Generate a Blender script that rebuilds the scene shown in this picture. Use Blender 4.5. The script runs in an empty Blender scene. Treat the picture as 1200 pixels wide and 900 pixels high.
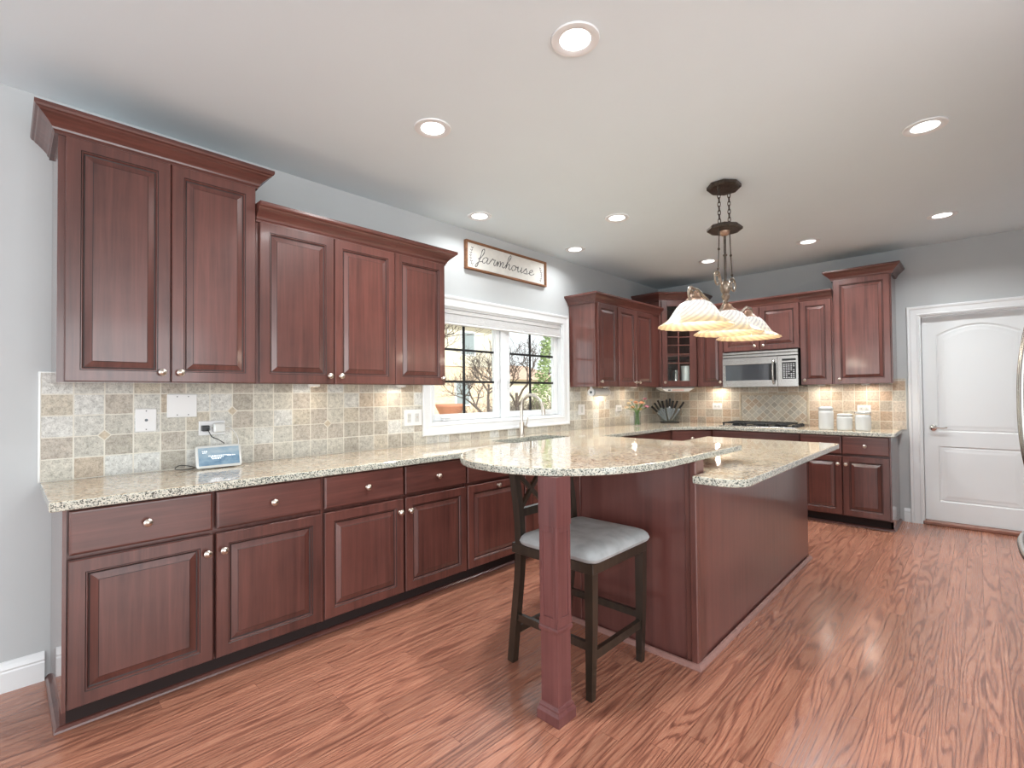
import bpy, bmesh, math, random
from mathutils import Vector, Matrix
PI = math.pi
R = math.radians
SC = bpy.context.scene
COL = SC.collection
B = 6.228      # back wall plane (y)
H = 2.722      # ceiling height

# ------------------------------------------------------------------ camera
cam_d = bpy.data.cameras.new('camera'); cam = bpy.data.objects.new('camera', cam_d); COL.objects.link(cam)
cam_d.sensor_width = 36.0; cam_d.lens = 36.0 * 570.52 / 1200.0
cam_d.shift_y = 1.5 / 1200.0; cam_d.clip_start = 0.02; cam_d.clip_end = 200
yaw, pitch, roll = 0.7632, 0.0177, -0.0091
Mz = Matrix.Rotation(yaw, 4, 'Z'); Mx = Matrix.Rotation(PI / 2 + pitch, 4, 'X'); Mr = Matrix.Rotation(roll, 4, 'Z')
cam.matrix_world = Matrix.Translation((3.1531, 0, 1.3045)) @ Mz @ Mx @ Mr
SC.camera = cam
SC.view_settings.view_transform = 'Standard'; SC.view_settings.look = 'None'
SC.view_settings.gamma = 1.0; SC.view_settings.exposure = 0.26
try: SC.view_settings.use_curve_mapping = False
except Exception: pass

# ------------------------------------------------------------------ world and lights
W = bpy.data.worlds.new('sky'); SC.world = W; W.use_nodes = True
wn = W.node_tree; wn.nodes.clear()
wo = wn.nodes.new('ShaderNodeOutputWorld'); wb = wn.nodes.new('ShaderNodeBackground')
wb.inputs[0].default_value = (0.90, 0.95, 1.0, 1); wb.inputs[1].default_value = 1.5
wn.links.new(wb.outputs[0], wo.inputs[0])

def area(name, loc, rot, sx, sy, power, col=(1, 1, 1), spread=None):
    d = bpy.data.lights.new(name, 'AREA'); d.shape = 'RECTANGLE'; d.size = sx; d.size_y = sy
    d.energy = power; d.color = col
    if spread: d.spread = spread
    o = bpy.data.objects.new(name, d); COL.objects.link(o); o.location = loc; o.rotation_euler = rot
    return o
# added fill lamps, out of view behind and beside the camera
area('fill_area_rear', (2.6, -3.42, 1.35), (R(100), 0, 0), 5.6, 2.3, 75, (.93, .985, 1.0))
area('fill_area_side', (6.92, 0.0, 1.35), (R(100), 0, R(90)), 4.6, 2.2, 150, (.93, .985, 1.0))
sun_d = bpy.data.lights.new('sun', 'SUN'); sun_d.energy = 5.0; sun_d.angle = R(2); sun_d.color = (1, 0.95, 0.88)
sun = bpy.data.objects.new('sun', sun_d); COL.objects.link(sun); sun.rotation_euler = (R(48), 0, R(75))

# ------------------------------------------------------------------ node helpers
def srgb(r, g, b):
    f = lambda c: (c / 255 / 12.92) if c / 255 <= 0.04045 else ((c / 255 + 0.055) / 1.055) ** 2.4
    return (f(r), f(g), f(b), 1)
class NT:
    def __init__(s, name):
        s.m = bpy.data.materials.new(name); s.m.use_nodes = True; s.t = s.m.node_tree; s.t.nodes.clear()
        s.out = s.t.nodes.new('ShaderNodeOutputMaterial'); s.b = s.t.nodes.new('ShaderNodeBsdfPrincipled')
        s.t.links.new(s.b.outputs[0], s.out.inputs[0])
    def link(s, a, b): s.t.links.new(a, b)
    def set(s, k, v):
        if hasattr(v, 'is_output'): s.link(v, s.b.inputs[k])
        else: s.b.inputs[k].default_value = v
    def node(s, typ, **kw):
        n = s.t.nodes.new(typ)
        for k, v in kw.items(): setattr(n, k, v)
        return n
    def put(s, sock, v):
        if v is None: return
        if hasattr(v, 'is_output'): s.link(v, sock)
        else: sock.default_value = v
    def math(s, op, a, b=None, c=None, clamp=False):
        n = s.node('ShaderNodeMath', operation=op, use_clamp=clamp)
        s.put(n.inputs[0], a); s.put(n.inputs[1], b); s.put(n.inputs[2], c)
        return n.outputs[0]
    def vec(s, x, y, z):
        n = s.node('ShaderNodeCombineXYZ'); s.put(n.inputs[0], x); s.put(n.inputs[1], y); s.put(n.inputs[2], z); return n.outputs[0]
    def pos(s, obj=False):
        if obj: return s.node('ShaderNodeTexCoord').outputs['Object']
        return s.node('ShaderNodeNewGeometry').outputs['Position']
    def sep(s, v):
        n = s.node('ShaderNodeSeparateXYZ'); s.link(v, n.inputs[0]); return n.outputs
    def scale(s, v, sc):
        n = s.node('ShaderNodeVectorMath', operation='MULTIPLY'); s.link(v, n.inputs[0]); s.put(n.inputs[1], sc); return n.outputs[0]
    def add(s, v, w):
        n = s.node('ShaderNodeVectorMath', operation='ADD'); s.link(v, n.inputs[0]); s.put(n.inputs[1], w); return n.outputs[0]
    def noise(s, v, scale, detail=4, rough=0.5, dist=0.0):
        n = s.node('ShaderNodeTexNoise'); s.link(v, n.inputs['Vector']); n.inputs['Scale'].default_value = scale
        n.inputs['Detail'].default_value = detail; n.inputs['Roughness'].default_value = rough; n.inputs['Distortion'].default_value = dist
        return n.outputs['Fac']
    def white(s, v):
        n = s.node('ShaderNodeTexWhiteNoise', noise_dimensions='3D'); s.link(v, n.inputs['Vector']); return n.outputs['Value']
    def ramp(s, f, stops, interp='LINEAR'):
        n = s.node('ShaderNodeValToRGB'); s.link(f, n.inputs[0]); e = n.color_ramp.elements; n.color_ramp.interpolation = interp
        while len(e) < len(stops): e.new(0.5)
        for i, (p, c) in enumerate(stops): e[i].position = p; e[i].color = c
        return n.outputs[0]
    def mix(s, f, a, b, mode='MIX'):
        n = s.node('ShaderNodeMix', data_type='RGBA', blend_type=mode); s.put(n.inputs[0], f)
        s.put(n.inputs[6], a); s.put(n.inputs[7], b); return n.outputs[2]
    def bump(s, h, strength=0.2, dist=0.002):
        n = s.node('ShaderNodeBump'); s.link(h, n.inputs['Height']); n.inputs['Strength'].default_value = strength
        n.inputs['Distance'].default_value = dist; s.link(n.outputs[0], s.b.inputs['Normal'])
def g(v): return (v, v, v, 1)

def simple(name, col, rough=0.5, metal=0.0, var=0.0, vs=20, coat=0.0, bump=0.0, bs=60, **kw):
    n = NT(name)
    if var:
        f = n.noise(n.pos(True), vs, 3)
        lo = tuple(c * (1 - var) for c in col[:3]) + (1,); hi = tuple(min(1, c * (1 + var)) for c in col[:3]) + (1,)
        n.set('Base Color', n.ramp(f, [(0.3, lo), (0.7, hi)]))
    else: n.set('Base Color', col)
    n.set('Roughness', rough); n.set('Metallic', metal)
    if coat: n.set('Coat Weight', coat); n.set('Coat Roughness', 0.08)
    if bump: n.bump(n.noise(n.pos(True), bs, 3), bump, 0.003)
    for k, v in kw.items(): n.set(k.replace('_', ' '), v)
    return n.m

def wood(name, c0, c1, c2, sc, rough=0.3, coat=0.3, coatr=0.12):
    n = NT(name); p = n.pos(True)
    ri = n.node('ShaderNodeObjectInfo').outputs['Random']
    p2 = n.add(p, n.vec(n.math('MULTIPLY', ri, 7.0), n.math('MULTIPLY', ri, 3.0), n.math('MULTIPLY', ri, 5.0)))
    f = n.noise(n.scale(p2, sc), 1.0, 6, 0.6, 0.4)
    blot = n.noise(p2, 5.0, 3, 0.5)
    col = n.ramp(f, [(0.25, c0), (0.5, c1), (0.78, c2)])
    col = n.mix(n.math('MULTIPLY', n.ramp(blot, [(0.35, g(0)), (0.65, g(1))]), 0.35), col, c2)
    tone = n.math('ADD', 0.86, n.math('MULTIPLY', ri, 0.28))
    col = n.mix(1.0, col, n.vec(tone, tone, tone), 'MULTIPLY')
    n.set('Base Color', col); n.set('Roughness', rough); n.set('Coat Weight', coat); n.set('Coat Roughness', coatr)
    n.bump(f, 0.05, 0.001)
    return n.m
CH0, CH1, CH2 = srgb(64, 37, 33), srgb(87, 51, 45), srgb(110, 66, 58)
M = {}
M['cherry'] = wood('cherry_vertical_grain', CH0, CH1, CH2, (34, 34, 1.6))
M['cherry_h'] = wood('cherry_horizontal_grain', CH0, CH1, CH2, (1.6, 34, 34))
M['panel'] = wood('cherry_island_panel', srgb(84, 50, 46), srgb(100, 60, 55), srgb(112, 69, 63), (26, 26, 1.2), 0.28, 0.5, 0.1)
M['side'] = wood('cherry_end_panel', CH0, CH1, CH2, (30, 30, 1.2), 0.2, 0.8, 0.05)
M['glaze'] = simple('dark_glaze_groove', srgb(34, 16, 14), 0.5)
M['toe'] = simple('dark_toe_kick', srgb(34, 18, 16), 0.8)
M['shoe'] = simple('pale_shoe_molding', srgb(150, 112, 104), 0.35, var=0.1, vs=30)  # paler, pinkish grey compared with the cherry cabinets
M['espresso'] = wood('espresso_wood', srgb(28, 23, 18), srgb(42, 34, 27), srgb(58, 48, 38), (40, 40, 2), 0.35, 0.3, 0.15)
M['post'] = wood('cherry_post', srgb(78, 44, 44), srgb(98, 58, 57), srgb(116, 72, 70), (40, 40, 1.6), 0.3, 0.3, 0.12)
M['wall'] = simple('grey_wall_paint', srgb(186, 189, 190), 0.75, var=0.015, vs=3, bump=0.04, bs=220)
M['ceil'] = simple('white_ceiling_paint', srgb(217, 228, 233), 0.9, var=0.01, vs=2, bump=0.05, bs=160)
M['white'] = simple('white_gloss_trim', srgb(224, 226, 227), 0.3, var=0.01, vs=6)
M['door'] = simple('white_door_paint', srgb(226, 229, 230), 0.4, var=0.008, vs=3)
M['plastic'] = simple('white_plastic', srgb(222, 222, 222), 0.35)
M['nickel'] = simple('brushed_nickel', srgb(205, 196, 186), 0.28, 1.0, var=0.06, vs=90)
M['chrome'] = simple('chrome', srgb(215, 215, 215), 0.12, 1.0)
M['black'] = simple('black_plastic', srgb(18, 18, 19), 0.35)
M['iron'] = simple('cast_iron', srgb(26, 26, 27), 0.45, 0.3, var=0.3, vs=80)
M['muntin'] = simple('dark_grille_bar', srgb(14, 14, 15), 0.6)
M['bronze'] = simple('aged_bronze', srgb(74, 66, 60), 0.42, 0.75, var=0.35, vs=60, bump=0.2, bs=90)
M['pewter'] = simple('antique_silver_bronze', srgb(150, 136, 122), 0.35, 0.85, var=0.35, vs=70)
M['copper'] = simple('rosy_bronze_cap', srgb(168, 138, 118), 0.4, 0.8, var=0.25, vs=60)
M['ceramic'] = simple('white_ceramic', srgb(204, 205, 202), 0.2, coat=0.5)
M['dark_hole'] = simple('dark_recess', srgb(12, 12, 13), 0.6)
M['fabric'] = simple('grey_linen', srgb(168, 171, 172), 0.9, var=0.16, vs=14, bump=0.35, bs=420)
M['frame_wood'] = wood('rustic_frame_wood', srgb(82, 52, 34), srgb(118, 78, 50), srgb(150, 104, 70), (4, 40, 40), 0.6, 0.0)
M['sign'] = simple('whitewashed_board', srgb(222, 220, 214), 0.7, var=0.05, vs=18)
M['ink'] = simple('grey_lettering', srgb(92, 92, 92), 0.7)
M['leafgreen'] = simple('stem_green', srgb(92, 128, 58), 0.5, var=0.3, vs=40)
M['peach'] = simple('peach_petals', srgb(236, 176, 138), 0.6, var=0.12, vs=60)
M['cream'] = simple('cream_petals', srgb(240, 222, 192), 0.6, var=0.08, vs=60)
M['pink'] = simple('mauve_petals', srgb(196, 128, 142), 0.6, var=0.15, vs=60)
M['bark'] = simple('bare_bark', srgb(92, 80, 74), 0.85, var=0.3, vs=12)
M['steel_dark'] = simple('dark_steel', srgb(70, 72, 75), 0.3, 0.9)

def steel():
    n = NT('stainless_steel'); p = n.pos(True)
    f = n.noise(n.scale(p, (2, 2, 260)), 1.0, 3)
    n.set('Base Color', n.ramp(f, [(0.3, srgb(184, 182, 178)), (0.7, srgb(194, 192, 188))]))
    n.set('Metallic', 1.0); n.set('Roughness', 0.27); return n.m
M['steel'] = steel()

def glass(name, tint=(0.96, 0.98, 0.97, 1), rough=0.0):
    n = NT(name); t = n.t
    t.nodes.remove(n.b)
    lw_ = n.node('ShaderNodeLayerWeight'); lw_.inputs[0].default_value = 0.5
    fr_ = n.math('MULTIPLY_ADD', n.math('POWER', lw_.outputs['Facing'], 5.0), 0.9, 0.04)
    tr = n.node('ShaderNodeBsdfTransparent'); tr.inputs[0].default_value = tint
    gl = n.node('ShaderNodeBsdfGlossy'); gl.inputs['Roughness'].default_value = rough
    mx = n.node('ShaderNodeMixShader'); n.link(fr_, mx.inputs[0]); n.link(tr.outputs[0], mx.inputs[1]); n.link(gl.outputs[0], mx.inputs[2])
    n.link(mx.outputs[0], n.out.inputs[0]); return n.m
M['glass'] = glass('clear_window_glass')
M['acrylic'] = glass('clear_acrylic', (0.88, 0.91, 0.91, 1), 0.02)
M['smoke_glass'] = simple('smoked_oven_glass', srgb(60, 64, 68), 0.06, 0.0, coat=1.0)

def granite():
    n = NT('cream_granite'); p = n.pos()
    big = n.noise(p, 7, 4, 0.6, 0.6); mid = n.noise(p, 38, 5, 0.65, 0.5); fine = n.noise(p, 130, 4, 0.6)
    col = n.ramp(mid, [(0.30, srgb(146, 122, 98)), (0.42, srgb(190, 170, 144)), (0.52, srgb(212, 198, 176)), (0.68, srgb(224, 216, 200))])
    col = n.mix(n.math('MULTIPLY', n.ramp(big, [(0.45, g(0)), (0.62, g(1))]), 0.35), col, srgb(196, 160, 120))
    vo = n.node('ShaderNodeTexVoronoi', feature='F1'); n.link(n.add(p, n.vec(0.013, 0.0, 0.0)), vo.inputs['Vector']); vo.inputs['Scale'].default_value = 150
    wv = n.sep(vo.outputs['Color'])
    speck = n.math('MULTIPLY', n.math('GREATER_THAN', wv[0], 0.86), n.math('GREATER_THAN', fine, 0.47))
    col = n.mix(n.math('MULTIPLY', speck, 0.75), col, srgb(70, 66, 58))
    speck2 = n.math('GREATER_THAN', wv[1], 0.9)
    col = n.mix(n.math('MULTIPLY', speck2, 0.5), col, srgb(170, 176, 166))
    # the sawn edge of the slab is coarser and greyer
    nz = n.math('ABSOLUTE', n.sep(n.node('ShaderNodeNewGeometry').outputs['True Normal'])[2])
    edge = n.math('LESS_THAN', nz, 0.7)
    vo2 = n.node('ShaderNodeTexVoronoi', feature='F1'); n.link(p, vo2.inputs['Vector']); vo2.inputs['Scale'].default_value = 230
    w2 = n.sep(vo2.outputs['Color'])
    ecol = n.ramp(w2[0], [(0.0, srgb(78, 82, 78)), (0.14, srgb(128, 132, 124)), (0.32, srgb(176, 178, 168)), (0.62, srgb(204, 202, 188))], 'CONSTANT')
    col = n.mix(edge, col, ecol)
    n.set('Base Color', col); n.set('Roughness', 0.07); n.set('Coat Weight', 0.3); n.set('Coat Roughness', 0.03)
    return n.m
M['granite'] = granite()

def tile_mat(name, axis, u0, w, h, z0, palette):
    n = NT(name); x, y, z = n.sep(n.pos())
    u = n.math('DIVIDE', n.math('SUBTRACT', x if axis == 'x' else y, u0), w)
    v = n.math('DIVIDE', n.math('SUBTRACT', z, z0), h)
    iu = n.math('FLOOR', u); iv = n.math('FLOOR', v)
    fu = n.math('ABSOLUTE', n.math('SUBTRACT', n.math('SUBTRACT', u, iu), 0.5)); fv = n.math('ABSOLUTE', n.math('SUBTRACT', n.math('SUBTRACT', v, iv), 0.5))
    wob = n.math('MULTIPLY', n.math('SUBTRACT', n.noise(n.pos(), 60, 2), 0.5), 0.02)
    gm = n.math('GREATER_THAN', n.math('ADD', n.math('MAXIMUM', fu, fv), wob), 0.474)
    r = n.white(n.vec(iu, iv, 3.7))
    base = n.ramp(r, [(i / len(palette), c) for i, c in enumerate(palette)], 'CONSTANT')
    tex = n.noise(n.pos(), 55, 6, 0.7)
    pit = n.noise(n.pos(), 190, 3, 0.6)
    base = n.mix(0.85, base, n.ramp(tex, [(0.32, g(0.55)), (0.5, g(0.95)), (0.68, g(1.25))]), 'MULTIPLY')
    base = n.mix(n.math('MULTIPLY', n.math('LESS_THAN', pit, 0.41), 0.4), base, srgb(112, 102, 88))
    col = n.mix(gm, base, srgb(214, 210, 198))
    n.set('Base Color', col); n.set('Roughness', 0.55)
    n.bump(n.math('SUBTRACT', n.math('MULTIPLY', tex, 0.3), gm), 0.4, 0.002)
    return n.m
PAL = [srgb(182, 174, 162), srgb(190, 187, 177), srgb(200, 199, 192), srgb(186, 172, 154), srgb(196, 192, 180), srgb(174, 168, 156), srgb(208, 208, 203), srgb(192, 184, 168)]
PALB = [srgb(188, 170, 150), srgb(200, 184, 166), srgb(184, 162, 140), srgb(194, 188, 174), srgb(200, 176, 154), srgb(180, 170, 156), srgb(208, 196, 180)]  # warmer than the window wall: under-cabinet light put into the tile colours
M['tileL'] = tile_mat('tumbled_tile_window_wall', 'y', 0.12, 0.115, 0.102, 0.914, PAL)
M['tileB'] = tile_mat('tumbled_tile_cooktop_wall', 'x', 0.0, 0.1053, 0.1027, 0.889, PALB)

def diamond_mat():
    n = NT('diamond_tile_mosaic'); x, y, z = n.sep(n.pos()); s = 0.058
    a = n.math('DIVIDE', n.math('ADD', x, z), s * 1.4142); b = n.math('DIVIDE', n.math('SUBTRACT', x, z), s * 1.4142)
    ia = n.math('FLOOR', a); ib = n.math('FLOOR', b)
    fa = n.math('ABSOLUTE', n.math('SUBTRACT', n.math('SUBTRACT', a, ia), 0.5)); fb = n.math('ABSOLUTE', n.math('SUBTRACT', n.math('SUBTRACT', b, ib), 0.5))
    gm = n.math('GREATER_THAN', n.math('MAXIMUM', fa, fb), 0.45)
    base = n.ramp(n.white(n.vec(ia, ib, 1.3)), [(i / len(PAL), c) for i, c in enumerate([PAL[0], PAL[4], PAL[3], PAL[1], PALB[0], PAL[5], PAL[7], PALB[3]])], 'CONSTANT')
    tex = n.noise(n.pos(), 55, 6, 0.7)
    base = n.mix(0.8, base, n.ramp(tex, [(0.3, g(0.68)), (0.7, g(1.15))]), 'MULTIPLY')
    n.set('Base Color', n.mix(gm, base, srgb(218, 212, 198))); n.set('Roughness', 0.55); n.bump(n.math('SUBTRACT', 1.0, gm), 0.4, 0.002)
    return n.m
M['diamond'] = diamond_mat()
M['stone_trim'] = simple('rope_stone_border', srgb(190, 178, 158), 0.6, var=0.2, vs=70, bump=0.5, bs=90)

def floor_mat():
    n = NT('red_oak_floor'); x, y, z = n.sep(n.pos()); w = 0.083
    row = n.math('FLOOR', n.math('DIVIDE', x, w)); rr = n.white(n.vec(row, 0.5, 0.5))
    ys = n.math('ADD', n.math('DIVIDE', y, 1.25), n.math('MULTIPLY', rr, 9.0)); iy = n.math('FLOOR', ys)
    r = n.white(n.vec(row, iy, 0.1)); r2 = n.white(n.vec(row, iy, 4.1))
    fx = n.math('ABSOLUTE', n.math('SUBTRACT', n.math('FRACT', n.math('DIVIDE', x, w)), 0.5))
    fy = n.math('ABSOLUTE', n.math('SUBTRACT', n.math('FRACT', ys), 0.5))
    gap = n.math('MAXIMUM', n.math('GREATER_THAN', fx, 0.487), n.math('GREATER_THAN', fy, 0.4992))
    # oak figure: long pores along the board plus cathedral bands
    px = n.math('ADD', x, n.math('MULTIPLY', r, 3.0)); py = n.math('ADD', y, n.math('MULTIPLY', r2, 7.0))
    warp = n.noise(n.vec(n.math('MULTIPLY', px, 11.0), n.math('MULTIPLY', py, 0.75), r), 1.0, 2, 0.4)
    bands = n.math('SINE', n.math('ADD', n.math('MULTIPLY', warp, 75.0), n.math('MULTIPLY', px, 260.0)))
    bands = n.math('MULTIPLY_ADD', bands, 0.5, 0.5)
    pores = n.noise(n.vec(n.math('MULTIPLY', px, 230.0), n.math('MULTIPLY', py, 9.0), r), 1.0, 3, 0.6)
    f = n.math('ADD', n.math('MULTIPLY', n.math('POWER', bands, 2.5), 0.26), n.math('MULTIPLY', pores, 0.72))
    col = n.ramp(f, [(0.24, srgb(188, 136, 112)), (0.44, srgb(168, 112, 91)), (0.70, srgb(114, 70, 57))])
    tone = n.math('ADD', 0.88, n.math('MULTIPLY', r, 0.22))
    col = n.mix(1.0, col, n.vec(tone, n.math('MULTIPLY', tone, 0.99), n.math('MULTIPLY', tone, 0.97)), 'MULTIPLY')
    col = n.mix(n.math('MULTIPLY', gap, 0.7), col, srgb(96, 52, 40))
    n.set('Base Color', col); n.set('Roughness', n.math('ADD', 0.22, n.math('MULTIPLY', f, 0.12))); n.set('Coat Weight', 0.35); n.set('Coat Roughness', 0.16)
    n.bump(n.math('SUBTRACT', n.math('MULTIPLY', f, -0.25), gap), 0.12, 0.001)
    return n.m
M['floor'] = floor_mat()
M['oak_sill'] = wood('oak_door_sill', srgb(120, 76, 60), srgb(150, 98, 80), srgb(170, 116, 96), (1.6, 40, 40), .4, .2)

def shade_mat():
    n = NT('alabaster_swirl_glass'); p = n.pos(True); x, y, z = n.sep(p)
    rr = n.math('SQRT', n.math('ADD', n.math('MULTIPLY', x, x), n.math('MULTIPLY', y, y)))
    f = n.math('DIVIDE', rr, 0.22)
    col = n.ramp(f, [(0.3, srgb(206, 204, 200)), (0.64, srgb(204, 196, 180)), (0.80, srgb(200, 176, 138)), (0.97, srgb(196, 168, 128))])
    em = n.ramp(f, [(0.3, (1.0, 0.97, 0.92, 1)), (0.62, (1.0, 0.92, 0.78, 1)), (0.78, (0.82, 0.64, 0.40, 1)), (0.95, (0.72, 0.52, 0.29, 1))])
    an = n.math('ARCTAN2', y, x)
    st = n.math('SINE', n.math('MULTIPLY', n.math('ADD', an, n.math('MULTIPLY', n.math('SUBTRACT', .16, z), 9.0)), 22.0))
    st = n.math('MULTIPLY_ADD', st, 0.17, 0.83)
    sv = n.vec(st, st, n.math('MULTIPLY_ADD', st, .8, .2))
    n.set('Base Color', n.mix(1.0, col, sv, 'MULTIPLY')); n.set('Roughness', 0.35)
    n.set('Emission Color', n.mix(1.0, em, sv, 'MULTIPLY')); n.set('Emission Strength', 0.32)
    return n.m
M['shade'] = shade_mat()
def emis(name, col, s):
    n = NT(name); n.set('Base Color', col); n.set('Emission Color', col); n.set('Emission Strength', s); return n.m
M['lens'] = emis('lit_downlight_lens', (1, 0.985, 0.95, 1), 4.0)
M['puck'] = emis('lit_puck_lens', (1, 0.86, 0.62, 1), 4.0)

# ------------------------------------------------------------------ mesh builder
class MB:
    def __init__(s): s.bm = bmesh.new(); s.mi = 0
    def face(s, vs):
        try: f = s.bm.faces.new(vs); f.material_index = s.mi; return f
        except ValueError: return None
    def v(s, p, T=None):
        p = Vector(p); return s.bm.verts.new(T @ p if T else p)
    def box(s, x0, x1, y0, y1, z0, z1, bev=0.0, T=None, seg=1):
        x0, x1 = min(x0, x1), max(x0, x1); y0, y1 = min(y0, y1), max(y0, y1); z0, z1 = min(z0, z1), max(z0, z1)
        V = [s.v((x, y, z), T) for x in (x0, x1) for y in (y0, y1) for z in (z0, z1)]
        fs = [s.face([V[i] for i in q]) for q in ((0, 1, 3, 2), (4, 6, 7, 5), (0, 4, 5, 1), (2, 3, 7, 6), (0, 2, 6, 4), (1, 5, 7, 3))]
        if bev > 0:
            ed = list({e for f in fs for e in f.edges})
            r = bmesh.ops.bevel(s.bm, geom=ed, offset=bev, segments=seg, affect='EDGES', profile=0.5)
            for f in r['faces']: f.material_index = s.mi
        return s
    def tube(s, pts, rad, n=8, T=None, cap=True, closed=False):
        pts = [Vector(p) for p in pts]; N = len(pts)
        rads = rad if isinstance(rad, (list, tuple)) else [rad] * N
        rings = []; prev = None
        for i, p in enumerate(pts):
            if closed: t = (pts[(i + 1) % N] - pts[i - 1])
            elif i == 0: t = pts[1] - p
            elif i == N - 1: t = p - pts[i - 1]
            else: t = (pts[i + 1] - p).normalized() + (p - pts[i - 1]).normalized()
            t = t.normalized() if t.length > 1e-9 else Vector((0, 0, 1))
            if prev is None: u = t.cross(Vector((0, 0, 1)) if abs(t.z) < 0.9 else Vector((1, 0, 0))).normalized()
            else: u = (prev - t * prev.dot(t)).normalized()
            prev = u; w = t.cross(u)
            rings.append([s.v(p + (u * math.cos(2 * PI * k / n) + w * math.sin(2 * PI * k / n)) * rads[i], T) for k in range(n)])
        for i in range(N if closed else N - 1):
            a, b = rings[i], rings[(i + 1) % N]
            for k in range(n): s.face([a[k], a[(k + 1) % n], b[(k + 1) % n], b[k]])
        if cap and not closed: s.face(rings[0][::-1]); s.face(rings[-1])
        return s
    def bar(s, p, q, w, h, T=None, up=(0, 0, 1), w2=None, h2=None):
        p, q = Vector(p), Vector(q); t = (q - p).normalized(); up = Vector(up)
        if abs(t.dot(up)) > 0.98: up = Vector((1, 0, 0))
        a = t.cross(up).normalized(); b = a.cross(t)
        w2 = w2 or w; h2 = h2 or h
        A = [s.v(p + a * (i * w / 2) + b * (j * h / 2), T) for i, j in ((-1, -1), (1, -1), (1, 1), (-1, 1))]
        C = [s.v(q + a * (i * w2 / 2) + b * (j * h2 / 2), T) for i, j in ((-1, -1), (1, -1), (1, 1), (-1, 1))]
        s.face(A[::-1]); s.face(C)
        for k in range(4): s.face([A[k], A[(k + 1) % 4], C[(k + 1) % 4], C[k]])
        return s
    def sqtube(s, pts, w, h, side):
        # rectangular section swept along pts; side = fixed sideways direction
        side = Vector(side).normalized(); pts = [Vector(p) for p in pts]; rings = []
        for i, p in enumerate(pts):
            t = (pts[min(i + 1, len(pts) - 1)] - pts[max(i - 1, 0)]).normalized(); b = side.cross(t).normalized()
            ww = w[i] if isinstance(w, list) else w; hh = h[i] if isinstance(h, list) else h
            rings.append([s.v(p + side * (k * ww / 2) + b * (j * hh / 2)) for k, j in ((-1, -1), (1, -1), (1, 1), (-1, 1))])
        for a, b in zip(rings, rings[1:]):
            for k in range(4): s.face([a[k], a[(k + 1) % 4], b[(k + 1) % 4], b[k]])
        s.face(rings[0][::-1]); s.face(rings[-1]); return s
    def lathe(s, prof, T=None, n=24, mod=None, cap=True):
        rings = []
        for r, z in prof:
            ring = []
            for k in range(n):
                a = 2 * PI * k / n; rr = r * (mod(a, z, r) if mod else 1)
                ring.append(s.v((rr * math.cos(a), rr * math.sin(a), z), T))
            rings.append(ring)
        for a, b in zip(rings, rings[1:]):
            for k in range(n): s.face([a[k], a[(k + 1) % n], b[(k + 1) % n], b[k]])
        if cap: s.face(rings[0][::-1]); s.face(rings[-1])
        return s
    def prism(s, poly, z0, z1, T=None):
        a = [s.v((x, y, z0), T) for x, y in poly]; b = [s.v((x, y, z1), T) for x, y in poly]; n = len(poly)
        s.face(a[::-1]); s.face(b)
        for k in range(n): s.face([a[k], a[(k + 1) % n], b[(k + 1) % n], b[k]])
        return s
    def rings(s, loops, close_first=True, close_last=True, mis=None):
        VV = [[s.v(p) for p in L] for L in loops]; n = len(loops[0])
        for i, (a, b) in enumerate(zip(VV, VV[1:])):
            if mis: s.mi = mis[i]
            for k in range(n): s.face([a[k], a[(k + 1) % n], b[(k + 1) % n], b[k]])
        if mis: s.mi = 0
        if close_first: s.face(VV[0][::-1])
        if close_last: s.face(VV[-1])
        return s
    def build(s, name, mats, parent=None, smooth=False, loc=None, recalc=True):
        if recalc: bmesh.ops.recalc_face_normals(s.bm, faces=s.bm.faces[:])
        me = bpy.data.meshes.new(name); s.bm.to_mesh(me); s.bm.free()
        for m in (mats if isinstance(mats, (list, tuple)) else [mats]): me.materials.append(M[m] if isinstance(m, str) else m)
        if smooth:
            for p in me.polygons: p.use_smooth = True
            try: me.set_sharp_from_angle(angle=R(38))
            except Exception: pass
        o = bpy.data.objects.new(name, me); COL.objects.link(o)
        if parent: o.parent = parent
        if loc: o.location = loc
        return o
def tag(o, label, cat, group=None, kind=None):
    o['label'] = label; o['category'] = cat
    if group: o['group'] = group
    if kind: o['kind'] = kind
    return o
def thing(name, label, cat, loc=(0, 0, 0), rz=0.0, group=None):
    o = bpy.data.objects.new(name, None); COL.objects.link(o); o.location = loc; o.rotation_euler = (0, 0, rz); o.empty_display_size = 0.05
    return tag(o, label, cat, group)
def struct(o): o['kind'] = 'structure'; return o
def lab(o, t): o['label'] = t; return o
def smooth_path(P, n=8, closed=False):
    P = [Vector(p) for p in P]; out = []; N = len(P)
    for i in range(N if closed else N - 1):
        if closed: p0, p1, p2, p3 = P[i - 1], P[i], P[(i + 1) % N], P[(i + 2) % N]
        else: p0, p1, p2, p3 = P[max(i - 1, 0)], P[i], P[i + 1], P[min(i + 2, N - 1)]
        for k in range(n):
            t = k / n
            out.append(0.5 * ((2 * p1) + (p2 - p0) * t + (2 * p0 - 5 * p1 + 4 * p2 - p3) * t * t + (3 * p1 - 3 * p2 + p3 - p0) * t ** 3))
    if not closed: out.append(P[-1])
    return out
def offset_poly(poly, d):
    # inward offset for a counter-clockwise polygon
    n = len(poly); out = []
    for i in range(n):
        a, b, c = Vector(poly[i - 1]), Vector(poly[i]), Vector(poly[(i + 1) % n])
        e1 = (b - a).normalized(); e2 = (c - b).normalized()
        n1 = Vector((-e1.y, e1.x)); n2 = Vector((-e2.y, e2.x)); m = n1 + n2
        k = d / max(0.3, (1 + n1.dot(n2)) / 2) / 2 if m.length > 1e-6 else 0
        out.append(tuple(b + m * k))
    return out
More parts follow.
